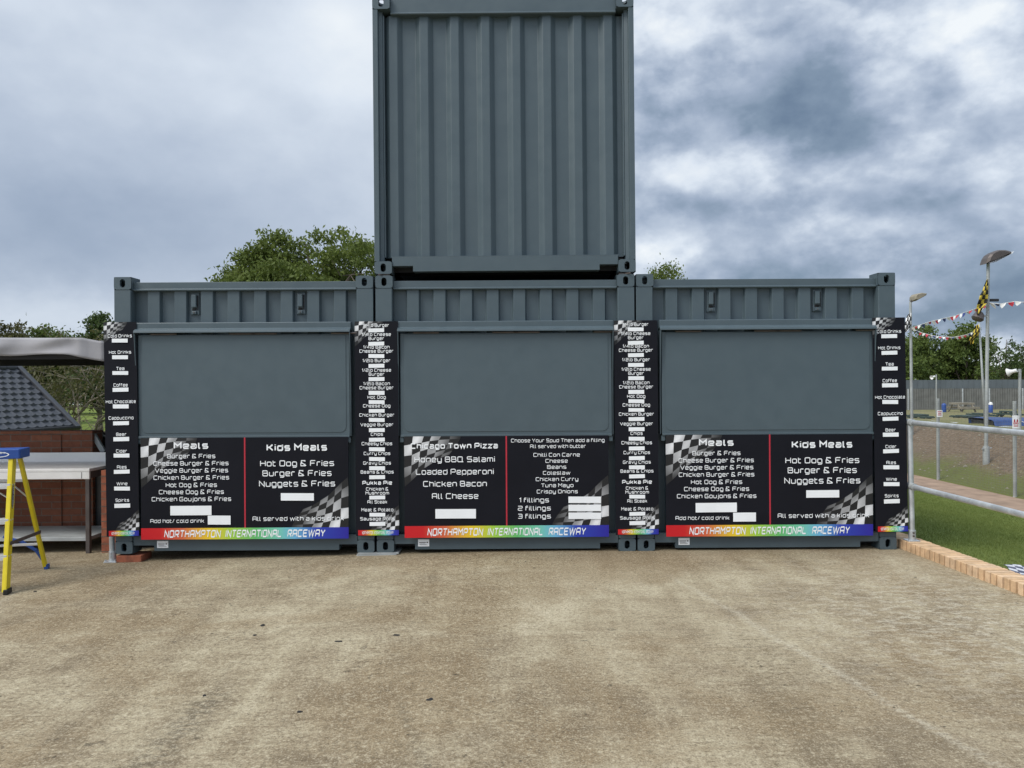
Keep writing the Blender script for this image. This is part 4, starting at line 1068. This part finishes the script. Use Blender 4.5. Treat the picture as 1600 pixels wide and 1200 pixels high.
def chequer_flag(name, label, px_rows, D, mats, n=4, lift=.05):
    """px_rows: (left x, right x, y) from top to bottom"""
    mb = MB(); rows = len(px_rows)-1; O = at((px_rows[0][0]+px_rows[0][1])/2, px_rows[0][2], D); S = 3
    def P(i, j):
        i0 = min(int(i), rows-1); f = i-i0; a, b = px_rows[i0], px_rows[i0+1]
        xl, xr, y = (a[k]*(1-f)+b[k]*f for k in range(3)); w = j/n
        return at(xl+(xr-xl)*w, y+(1-w)*1.8, D+lift*math.sin(i*1.3+w*4.2)) - O
    for i in range(rows):
        for j in range(n):
            V = [P(i+a/S, j+b/S) for a in range(S+1) for b in range(S+1)]
            mb.add(V, [(a*(S+1)+b, a*(S+1)+b+1, (a+1)*(S+1)+b+1, (a+1)*(S+1)+b) for a in range(S) for b in range(S)], (i+j) % 2)
    o = mb.build(name, mats, smooth=True); o.location = O; m_ = o.modifiers.new('s', 'SOLIDIFY'); m_.thickness = .004
    return tag(o, label, 'flag')
chequer_flag('chequered_flag', 'large yellow and black chequered flag hanging from the nearer lamp post', [(1541, 1544, 436), (1537, 1544, 446), (1535, 1544, 453), (1531, 1544, 460), (1529.5, 1543.5, 467), (1527, 1542, 474), (1525.5, 1536, 481), (1526, 1532, 489)], 17.1, ['flag_black', 'flag_yellow'], 3)
chequer_flag('chequered_flag', 'small yellow and black chequered flag drooping from the leaning pole', [(1524, 1529, 507), (1522, 1531, 513), (1520, 1531, 519), (1516, 1528, 525), (1514, 1522, 531), (1514, 1521, 537)], 18.9, ['flag_black', 'flag_yellow'], 4)
chequer_flag('chequered_flag', 'black and white chequered flag on the farther lamp post', [(1419, 1423.5, 489), (1416, 1424, 495), (1414.5, 1424, 501), (1414, 1424, 507), (1414, 1421, 513), (1413, 1417, 518)], 21.9, ['flag_black', 'flag_white'], 4)
p0 = at(1541, 690, 19.0); p0.z = ground_z(p0.x, p0.y); mb = MB(); mb.tube([(0, 0, -.05), at(1530, 505, 19.0)-p0], [.03, .022], 10)
o = mb.build('flag_pole', 'galv_dull', smooth=True); o.location = p0; tag(o, 'thin leaning flag pole behind the nearer lamp post', 'flag pole')
# farther post
Df = 22.0; b1 = at(1425, 684, Df); b1.z = ground_z(b1.x, b1.y); tp1 = at(1422.5, 472, Df)
t = thing('lamp_post', 'shorter grey lamp post behind the end of the handrail', 'lamp post', b1, group='lamp posts')
mb = MB(); mb.tube([(0, 0, -.1), tp1-b1], [.042, .034], 12); mb.build('pole', 'galv_dull', t, smooth=True, flat_angle=40)
flood([(1424, 470), (1424.5, 464), (1428, 460), (1437, 458), (1445, 459), (1444, 462), (1428, 471)], Df, t, b1, .36, 'wood')
mb = MB(); mb.beam(tp1-b1-Vector((0, 0, .02)), at(1426, 468, Df)-b1, .05, .05, (0, 1, 0)); mb.build('bracket', 'steel_dark', t)
# horn loudspeakers on poles
def horn(px, py, D, ppx, foot, r, label, side):
    b = at(ppx, foot, D); b.z = ground_z(b.x, b.y); h = at(px, py, D)-b
    t = thing('horn_loudspeaker', label, 'loudspeaker', b, group='horn loudspeakers')
    pt = at(ppx, py-4, D)-b
    mb = MB(); mb.tube([(0, 0, -.05), pt], .035 if r > .1 else .03, 10); mb.build('pole', 'galv_dull', t, smooth=True, flat_angle=40)
    mb = MB(); m = Matrix.Translation(h) @ Matrix.Rotation(R(side), 4, 'Z') @ Matrix.Rotation(R(-104), 4, 'Y')
    mb.lathe([(r*.94, r*.98), (r, r), (r*.98, r*.9), (r*.6, r*.35), (r*.42, -.1*r), (r*.45, -.6*r), (r*.40, -r), (0, -r*1.02)], 20, m)
    mb.lathe([(r*.93, r*.97), (r*.5, r*.3), (0, r*.2)], 20, m); hn = mb.build('horn', 'flag_white', t, smooth=True, flat_angle=50)
    mb = MB(); mb.beam(h+Vector((r*.5, 0, 0)), (pt.x, pt.y, h.z), .03, .03, (0, 1, 0)); mb.build('bracket', 'galv_dull', t)
horn(1581.5, 580.5, 19.0, 1593.5, 700, .105, 'large white horn loudspeaker on a post right of the lamp post', -50)
horn(1458, 589, 36.0, 1463, 650, .10, 'small white horn loudspeaker on a thin distant pole', 20)
# bunting
def bunting(label, pts, n, seed, size):
    P = [at(*p) for p in pts]; O = P[0].copy(); rs = random.Random(seed)
    t = thing('bunting', label, 'bunting', O, group='strings of bunting')
    def at_(u):
        u *= len(P)-1; i = min(int(u), len(P)-2); f = u-i; return P[i].lerp(P[i+1], f)-O
    mb = MB(); mb.tube([at_(k/24) for k in range(25)], .006, 6); mb.build('cord', 'flag_white', t)
    for k in range(n):
        a, b = at_((k+.1)/n), at_((k+.9)/n); c = (a+b)/2; d = size*rs.uniform(.35, 1.0)
        tip = c+Vector((rs.uniform(-.5, .5)*size, rs.uniform(-.4, .4)*size, -d)); m_ = (a+tip)/2+Vector((0, .03, 0)); q_ = (b+tip)/2-Vector((0, .03, 0))
        mb = MB(); mb.add([a, c-Vector((0, .02, .01)), b, q_, tip, m_], [(0, 1, 5), (1, 2, 3), (1, 3, 5), (3, 4, 5)])
        o = mb.build('pennant', ('flag_white', 'flag_red', 'flag_white', 'flag_blue', 'flag_white', 'flag_red')[(k+seed) % 6], t); o.modifiers.new('s', 'SOLIDIFY').thickness = .002
bunting('upper string of red, white and blue bunting between the two lamp posts', [(1424, 512, 21.9), (1455, 502, 20.6), (1490, 494, 19.2), (1520, 484, 18.0), (1541, 477, 17.2)], 24, 0, .13)
bunting('lower sagging string of small bunting in front of the trees', [(1424, 513, 21.9), (1440, 520, 21.8), (1465, 526, 21.5), (1490, 527, 21), (1510, 523, 20.4), (1529, 515, 19.2)], 24, 1, .10)
bunting('string of bunting running off to the right from the nearer lamp post', [(1545, 473, 17.2), (1562, 475, 16.9), (1585, 471, 16.6), (1610, 473, 16.3), (1640, 474, 16)], 8, 2, .14)

# ------------------------------------------------------------------ infield furniture and boundary
Dw = 45.
t = thing('boundary_fence', 'long grey boundary fence of cladding and boards in front of the trees', 'fence', (30, Dw+CAMY, -.1))
def bfence():
    a = at(1380, 644, Dw).x-30; b = at(1700, 644, Dw).x-30+20; zt = at(1500, 593.5, Dw).z+.1; zm = at(1500, 607, Dw).z+.1
    mb = MB(); mb.box(a, b, 0, .05, zm, zt); x = a
    while x < b: mb.box(x, x+.03, -.015, -.0005, zm, zt); x += .33
    mb.build('cladding', 'wallgrey', t)
    mb = MB(); mb.box(a, b, .02, .06, -.3, zm-.004); x = a
    while x < b: mb.box(x, x+.11, -.004, .0195, -.3, zm-.006); x += .14
    mb.build('boards', 'wallpale', t)
    for px in (1504, 1546, 1598, 1640, 1419):
        x = at(px, 600, Dw-.4).x-30; mb = MB(); mb.tube([(x, -.4, -.2), (x, -.4, zm)], .04, 8); mb.build('post', 'galv', t)
bfence()
def stool_table(px, py0, py1, D, w, label, mat='green_plastic'):
    c = at(px, py1, D); c.z = ground_z(c.x, c.y)
    h = at(px, py0, D).z-c.z
    t = thing('picnic_table', label, 'picnic table', c, group='low tables on the infield')
    mb = MB()
    for k in range(4): mb.box(-w/2, w/2, -.36+.18*k, -.36+.18*k+.165, h-.05, h)
    mb.build('table_top', mat, t)
    for s in (-1, 1):
        mb = MB(); mb.box(-w/2, w/2, s*.62-.13, s*.62+.13, h*.55-.04, h*.55); mb.build('bench', mat, t)
        mb = MB(); x = s*w*.38
        for q in (-1, 1): mb.beam((x, q*.55, 0), (x, q*.22, h-.05), .08, .05, (0, 1, 0))
        mb.beam((x, -.7, h*.5), (x, .7, h*.5), .05, .08, (0, 0, 1)); mb.build('trestle', mat, t)
stool_table(1512, 649, 662, 27, .46, 'dark green low table left of the nearer lamp post')
stool_table(1532, 645.5, 653, 30, .28, 'small dark green table just left of the lamp post')
stool_table(1575, 642, 653, 28, .22, 'narrow dark green table right of the lamp post')
stool_table(1436, 647, 656, 27, .30, 'low green table near the handrail end')
def bench_w(px, py0, py1, D):
    c = at(px, py1, D); c.z = ground_z(c.x, c.y); h = at(px, py0, D).z-c.z; w = 30*D/F
    t = thing('picnic_bench', 'pale weathered wooden picnic bench in front of the boundary fence', 'bench', c)
    mb = MB(); mb.box(-w/2, w/2, -.3, .3, h-.10, h); mb.build('table_top', 'wood', t)
    for s in (-1, 1):
        mb = MB(); mb.box(-w/2, w/2, s*.6-.13, s*.6+.13, h*.58-.10, h*.58); mb.build('seat', 'wood', t)
        mb = MB()
        for q in (-1, 1): mb.beam((s*w*.36, q*.62, 0), (s*w*.36, q*.2, h-.05), .07, .05, (0, 1, 0))
        mb.build('trestle', 'wood', t)
bench_w(1503, 629, 644, 40)
def barrel(px, py0, py1, D, w, label, name, mats, cat):
    c = at(px, py1, D); c.z = ground_z(c.x, c.y); h = at(px, py0, D).z-c.z
    t = thing(name, label, cat, c)
    mb = MB(); mb.lathe([(0, 0), (w*.46, 0), (w*.5, h*.05), (w*.5, h*.72), (w*.46, h*.74)], 16); mb.build('body', mats[0], t, smooth=True, flat_angle=40)
    mb = MB(); mb.lathe([(w*.52, h*.74), (w*.52, h*.80), (w*.40, h*.92), (w*.2, h*.98), (0, h)], 16); mb.build('lid', mats[1], t, smooth=True, flat_angle=40)
barrel(1475, 630, 646, 40, .22, 'blue drum with a blue lid beside the wooden picnic bench', 'drum', ('blue_plastic', 'blue_plastic'), 'drum')
barrel(1548, 628, 642, 38, .20, 'small blue bollard with a rounded white top', 'bollard', ('blue_plastic', 'flag_white'), 'bollard')
def cover():
    c = at(1585, 690, 21.5); g = ground_z(c.x, c.y); o = Vector((c.x, c.y, g))
    t = thing('covered_barrier', 'low barrier draped in a blue cover with white lettering, behind the mesh fence', 'barrier', o, (0, 0, 0))
    mb = MB(); n, m = 28, 12; x0, x1 = -.95, 3.2; hh = at(1570, 652, 21.5).z-g
    for i in range(n+1):
        for j in range(m+1):
            u, v = i/n, j/m; x = x0+(x1-x0)*u
            if v < .4: y, z = -.55-.12*(1-v/.4), hh*.80*(v/.4)
            elif v < .8: y, z = -.55+1.1*(v-.4)/.4, hh*(.80+.20*math.sin((v-.4)/.4*1.57))
            else: y, z = .55, hh*(1-(v-.8)/.2)
            z *= .86+.14*math.sin(u*7+1)**2*(v > .3)
            mb.v.append((x+.03*nz(u*9, v*5, 1), y+.04*nz(u*7, v*3, 1, 4), z))
    mb.f = [(i*(m+1)+j, i*(m+1)+j+1, (i+1)*(m+1)+j+1, (i+1)*(m+1)+j) for i in range(n) for j in range(m)]; mb.mi = [0]*len(mb.f)
    cv = mb.build('cover', 'blue_cover', t, smooth=True)
    mb = MB(); rs = random.Random(8); pts = [(-.45+.045*k, -.72, hh*(.52+.10*math.sin(k*1.9)+.02*k/10)) for k in range(18)]
    mb.tube(pts, .010, 5); mb.build('lettering', 'flag_white', t)
    mb = MB(); mb.box(x0+.05, x1-.05, -.5, .5, 0, hh*.6); mb.build('core', 'black', t)
cover()
# stones on the bank
mb = MB(); rs = random.Random(9)
for k in range(420):
    x, y = rs.uniform(9.7, 12.6), rs.uniform(2, 16); r = rs.uniform(.012, .042)*(1.6 if rs.random() < .06 else 1); z = Hn(x, y)
    P = [Vector((rs.gauss(0, 1), rs.gauss(0, 1), rs.gauss(0, 1))).normalized()*r*rs.uniform(.7, 1.2) for _ in range(6)]
    V = [(x+a*r*rs.uniform(.6, 1.2), y+b*r*rs.uniform(.6, 1.2), z+c_*r*.7) for a, b, c_ in ((1, 0, 0), (-1, 0, 0), (0, 1, 0), (0, -1, 0), (0, 0, 1), (0, 0, -1))]
    mb.add(V, [(0, 2, 4), (2, 1, 4), (1, 3, 4), (3, 0, 4), (2, 0, 5), (1, 2, 5), (3, 1, 5), (0, 3, 5)])
o = mb.build('rubble', 'wood'); o['kind'] = 'stuff'; tag(o, 'loose pale stones scattered over the earth bank', 'stones')

# ------------------------------------------------------------------ trees
def quads(name, C, size, rng, tint, mat, parent, droop=0.):
    n = len(C); d = rng.normal(size=(n, 3)); d[:, 2] *= .6; d[:, 2] += .15; d /= np.linalg.norm(d, axis=1)[:, None]
    r = rng.normal(size=(n, 3)); a = np.cross(d, r); a /= np.linalg.norm(a, axis=1)[:, None]; b = np.cross(d, a)
    s = (size*rng.uniform(.55, 1.25, n))[:, None]
    V = np.stack([C-a*s*.9, C-b*s*.42+d*s*.1, C+a*s*.9, C+b*s*.42+d*s*.1], 1).reshape(-1, 3)
    me = bpy.data.meshes.new(name); me.vertices.add(4*n); me.vertices.foreach_set('co', V.ravel().astype(np.float32))
    me.loops.add(4*n); me.loops.foreach_set('vertex_index', np.arange(4*n, dtype=np.int32))
    me.polygons.add(n); me.polygons.foreach_set('loop_start', np.arange(0, 4*n, 4, dtype=np.int32))
    me.update(calc_edges=True)
    ca = me.color_attributes.new('Col', 'FLOAT_COLOR', 'POINT'); t = np.clip(np.repeat(tint, 4), 0, 1)
    ca.data.foreach_set('color', np.stack([t, t, t, np.ones_like(t)], 1).ravel().astype(np.float32))
    me.materials.append(M[mat]); o = bpy.data.objects.new(name, me); col.objects.link(o); o.parent = parent; return o
def tree(name, label, base, h, rad, trunk_h, nclus, per, leaf, seed, mat='leaf_mid', csize=.35, group='trees behind the yard', bark='bark', squash=1., lobes=7, extra=()):
    rng = np.random.default_rng(seed); rs = random.Random(seed)
    t = thing(name, label, 'tree', base, group=group)
    ch = h-trunk_h; cc = np.array([0, 0, trunk_h+ch*.5])
    # crown: a handful of lobes, clusters near their surfaces
    lob = []
    for k in range(lobes):
        a = 2*math.pi*k/lobes+rs.uniform(-.4, .4); q = rs.uniform(.25, .62)
        lob.append((np.array([math.cos(a)*rad*q, math.sin(a)*rad*q, trunk_h+ch*rs.uniform(.25, .72)]), rad*rs.uniform(.36, .56)))
    lob.append((np.array([rs.uniform(-.15, .15)*rad, 0, h-rad*.42]), rad*.42))
    for ex_, ez_, er_ in extra: lob.insert(0, (np.array([ex_, rs.uniform(-.5, .5), ez_]), er_))
    cl = []
    while len(cl) < nclus:
        c, r = lob[rs.randrange(len(lob))]; d = rng.normal(size=3); d /= np.linalg.norm(d)
        p = c+d*r*rng.uniform(.55, 1.0)*np.array([1, 1, squash*.95])
        if p[2] < trunk_h*.75 or p[2] > h: continue
        cl.append(p)
    cl = np.array(cl); nl = nclus*per; idx = np.repeat(np.arange(nclus), per)
    g = rng.normal(size=(nl, 3))*csize*np.array([.5, .5, .33])
    C = cl[idx]+g
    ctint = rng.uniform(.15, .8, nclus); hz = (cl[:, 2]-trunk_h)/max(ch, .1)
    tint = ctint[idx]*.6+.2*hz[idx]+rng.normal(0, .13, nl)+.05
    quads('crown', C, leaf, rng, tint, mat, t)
    mb = MB(); R0 = max(.05, h*.024)
    mb.tube([(0, 0, -.1), (.03*h*rs.uniform(-1, 1)*.3, 0, trunk_h*.6), (0, 0, trunk_h), (rs.uniform(-.1, .1)*rad, 0, trunk_h+ch*.45), (rs.uniform(-.2, .2)*rad, 0, h*.93)], [R0*1.25, R0, R0*.8, R0*.45, R0*.12], 9)
    for c, r in lob[:-1]:
        s = Vector((0, 0, trunk_h*rs.uniform(.75, 1.1)+ch*rs.uniform(0, .2))); e = Vector(c); m_ = s.lerp(e, .5)+Vector((0, 0, -.05*h*rs.random()))
        mb.tube([s, m_, e], [R0*.5, R0*.32, R0*.14], 7)
        for k in range(5):
            d = Vector(rng.normal(size=3)).normalized(); d.z = abs(d.z)*.7; q = m_.lerp(e, rs.random()); mb.tube([q, q+d*r*.5+Vector((0, 0, .1*r)), q+d*r*1.0], [R0*.16, R0*.10, R0*.03], 5)
    for k in range(0, nclus, max(1, nclus//60)):
        c, r = min(lob, key=lambda l: np.linalg.norm(l[0]-cl[k])); mb.tube([Vector(c), Vector(c).lerp(Vector(cl[k]), .5)+Vector((0, 0, -.04*h)), Vector(cl[k])], [R0*.12, R0*.07, R0*.02], 4)
    mb.build('trunk', bark, t, smooth=True)
    return t
def gz(x, y): return Hn(x, y)
# ash behind the left container
c = at(492, 600, 26); tree('ash_tree', 'broad light green ash rising behind the left container', (c.x, c.y, -1.3), 8.2, 3.35, 3.1, 620, 80, .085, 11, 'leaf_ash', .34, lobes=11, extra=((-2.0, 6.75, .95), (-2.75, 6.0, .75), (-1.2, 7.15, .9), (-3.2, 5.5, .6)))
c = at(1030, 600, 30); tree('ash_tree', 'light green treetop showing just above the right container', (c.x, c.y, -1.3), 7.45, 1.75, 2.6, 230, 80, .075, 12, 'leaf_ash', .42)
# left background
for px, D, h, r, s, lab, m_ in ((22, 58, 8.0, 2.6, 21, 'brownish green tree at the far left above the canopy', 'leaf_olive'), (62, 60, 7.8, 2.0, 22, 'second tree from the left edge above the canopy', 'leaf_mid'),
        (95, 62, 7.5, 2.2, 23, 'lower rounded tree left of the dark tall one', 'leaf_mid'), (156, 48, 7.4, 1.8, 24, 'dark green tree just left of the containers', 'leaf_dark'), (-25, 57, 8.1, 2.4, 25, 'tree at the left frame edge above the canopy', 'leaf_olive'), (190, 52, 6.2, 2.2, 26, 'dark green tree half hidden behind the left container', 'leaf_dark')):
    c = at(px, 600, D); tree('broadleaf_tree', lab, (c.x, c.y, -1.3), h, r, 1.0, 150, 46, .16, s, m_, .5)
for px, D, h, r, s, lab in ((-40, 75, 4.6, 4.2, 31, 'dark hedge tree low behind the hut at the left'), (40, 78, 4.4, 4.2, 32, 'dark hedge tree low behind the hut roof'), (115, 80, 4.4, 3.6, 33, 'dark hedge tree low behind the tangled shrub'), (165, 82, 4.3, 3.4, 34, 'dark hedge tree low beside the container')):
    c = at(px, 600, D); tree('broadleaf_tree', lab, (c.x, c.y, -1.3), h, r, .4, 110, 42, .22, s, 'leaf_dark', .8)
# tangled shrub of bare limbs under the canopy
def shrub():
    D = 25.; b = at(100, 690, D); b.z = -1.3; rs = random.Random(17); rng = np.random.default_rng(17)
    t = thing('tangled_shrub', 'tangled half-bare shrub with pale twisting limbs behind the tiled hut', 'shrub', b); t.scale = (1.4, 1.4, 1.3)
    mb = MB(); tips = []
    def grow(p, d, l, r, lev):
        P = [p]; 
        for k in range(4):
            d = (d+Vector((rs.gauss(0, .25), rs.gauss(0, .25), rs.gauss(.02, .2)))).normalized(); P.append(P[-1]+d*l/4)
        mb.tube(P, [r, r*.85, r*.7, r*.55, r*.4], 6 if lev < 2 else 4)
        if lev >= 3: tips.extend(P[1:]); return
        for k in range(3 if lev else 4):
            q = P[rs.randrange(2, 5)]; grow(q, (d*.6+Vector((rs.gauss(0, .6), rs.gauss(0, .5), rs.gauss(.1, .5)))).normalized(), l*rs.uniform(.55, .85), r*.5, lev+1)
    for k in range(7): grow(Vector((rs.uniform(-.7, .7), rs.uniform(-.4, .4), 0)), Vector((rs.gauss(0, .55), rs.gauss(0, .4), 1)).normalized(), rs.uniform(1.7, 2.3), .055, 0)
    mb.build('branches', 'twig', t, smooth=True)
    T = np.array([tuple(q) for q in tips]); T = T[(T[:, 2] < 4.2) & (T[:, 2] > 1.6)]; T = np.repeat(T, 6, 0); T = T+rng.normal(size=T.shape)*.16
    quads('leaves', T, .055, rng, rng.uniform(0, 1, len(T)), 'leaf_olive', t)
shrub()
# tree line beyond the boundary fence
for px, D, ty, r, s, lab, m_, cl_ in ((1405, 62, 522, 2.3, 41, 'tree in the far row half hidden by the right container', 'leaf_mid', 120), (1440, 64, 512, 2.3, 42, 'bushy tree behind the farther lamp post', 'leaf_mid', 130),
        (1474, 66, 533, 2.2, 43, 'shorter tree with bare twigs between the two bushy ones', 'leaf_dark', 110), (1510, 64, 506, 2.3, 44, 'tallest bushy tree in the row, left of the nearer lamp post', 'leaf_mid', 140), (1534, 68, 548, 1.7, 45, 'low dark tree behind the nearer lamp post', 'leaf_dark', 80),
        (1572, 60, 523, 1.75, 46, 'airy open tree right of the nearer lamp post against white cloud', 'leaf_dark', 46), (1612, 62, 510, 1.7, 47, 'open tree at the right edge of the frame', 'leaf_dark', 60),
        (1590, 70, 570, 2.6, 48, 'low dark bush behind the open trees on the right', 'leaf_dark', 90), (1550, 72, 574, 2.4, 49, 'low dark bush behind the nearer lamp post', 'leaf_dark', 90), (1655, 64, 530, 2.3, 50, 'dense tree just outside the right edge of the frame', 'leaf_mid', 80)):
    c = at(px, 600, D); z = gz(c.x, c.y); top = at(px, ty, D).z-z
    tree('broadleaf_tree', lab, (c.x, c.y, z), top, r*1.1, .5, int(cl_*(1.7 if s not in (46, 47) else .6)), 46, .155, s, m_, .5, 'trees beyond the boundary fence', squash=1.25)
# bare twigs above the shorter tree
# white van parked far off across the field
def van():
    c = at(142, 636, 106); c.z = -1.3; t = thing('parked_van', 'white van parked far off on the field beyond the shrub', 'van', c, (0, 0, R(8)))
    body = [(-2.4, .35), (-2.4, .95), (-2.15, 1.1), (-1.5, 1.75), (-1.2, 1.9), (2.3, 1.95), (2.45, 1.8), (2.45, .35)]
    mb = MB(); mb.prism(body, -.9, .9, 'y'); mb.build('body', 'car', t, .06)
    mb = MB(); mb.prism([(-2.0, 1.2), (-1.5, 1.68), (-.75, 1.70), (-.75, 1.15)], -.912, -.9005, 'y'); mb.box(-.4, 1.0, -.912, -.9005, 1.15, 1.68); mb.build('window', 'glass', t)
    for x in (-1.5, 1.5):
        for y in (-.82, .82):
            mb = MB(); mb.tube([(x, y-.1, .34), (x, y+.1, .34)], .34, 16); w = mb.build('wheel', 'tyre', t)
            mb = MB(); mb.tube([(x, y-.108, .34), (x, y-.102, .34)], .2, 12); mb.build('rim', 'alu', w)
van()

# ------------------------------------------------------------------ scraps on the concrete
def scrap(px, py, w, h, label, seed):
    u, v = px-800, py-600; D = CAMZ*F/(v+ROLL*u); p = at(px, py, D); z = zy(p.x); rs = random.Random(seed)
    mb = MB(); n = 9; P = [(w/2*math.cos(6.283*k/n)*rs.uniform(.6, 1.15), h/2*math.sin(6.283*k/n)*rs.uniform(.6, 1.15)) for k in range(n)]
    V = [(a, b, -.001) for a, b in P]+[(a*.75, b*.75, rs.uniform(.003, .007)) for a, b in P]
    mb.add(V, [tuple(range(n))[::-1], tuple(range(n, 2*n))]+[(k, (k+1) % n, n+(k+1) % n, n+k) for k in range(n)])
    o = mb.build('rubber_scrap', 'tyre'); o.location = (p.x, p.y, z); o.rotation_euler = (0, 0, rs.uniform(-.4, .4))
    tag(o, label, 'scrap', 'black scraps on the concrete')
scrap(411, 969, .038, .05, 'curled black scrap on the concrete, highest of those left of centre', 1)
scrap(398, 984, .028, .03, 'tiny black scrap just below the curled one left of centre', 2)
scrap(530, 997, .06, .022, 'thin dark sliver on the concrete in front of the left container', 3)
scrap(620, 989, .055, .03, 'dark flat scrap on the concrete below the gap between left and middle containers', 4)
scrap(672, 1091, .040, .03, 'black scrap on the concrete near the bottom centre', 5)
scrap(468, 1106, .036, .018, 'black bar-shaped scrap lowest on the concrete left of centre', 6)
scrap(319, 1077, .026, .022, 'black crumb at the end of a trail of specks, lower left', 7)
scrap(55, 908, .035, .03, 'dark crumb on the concrete right of the ladder foot', 8)
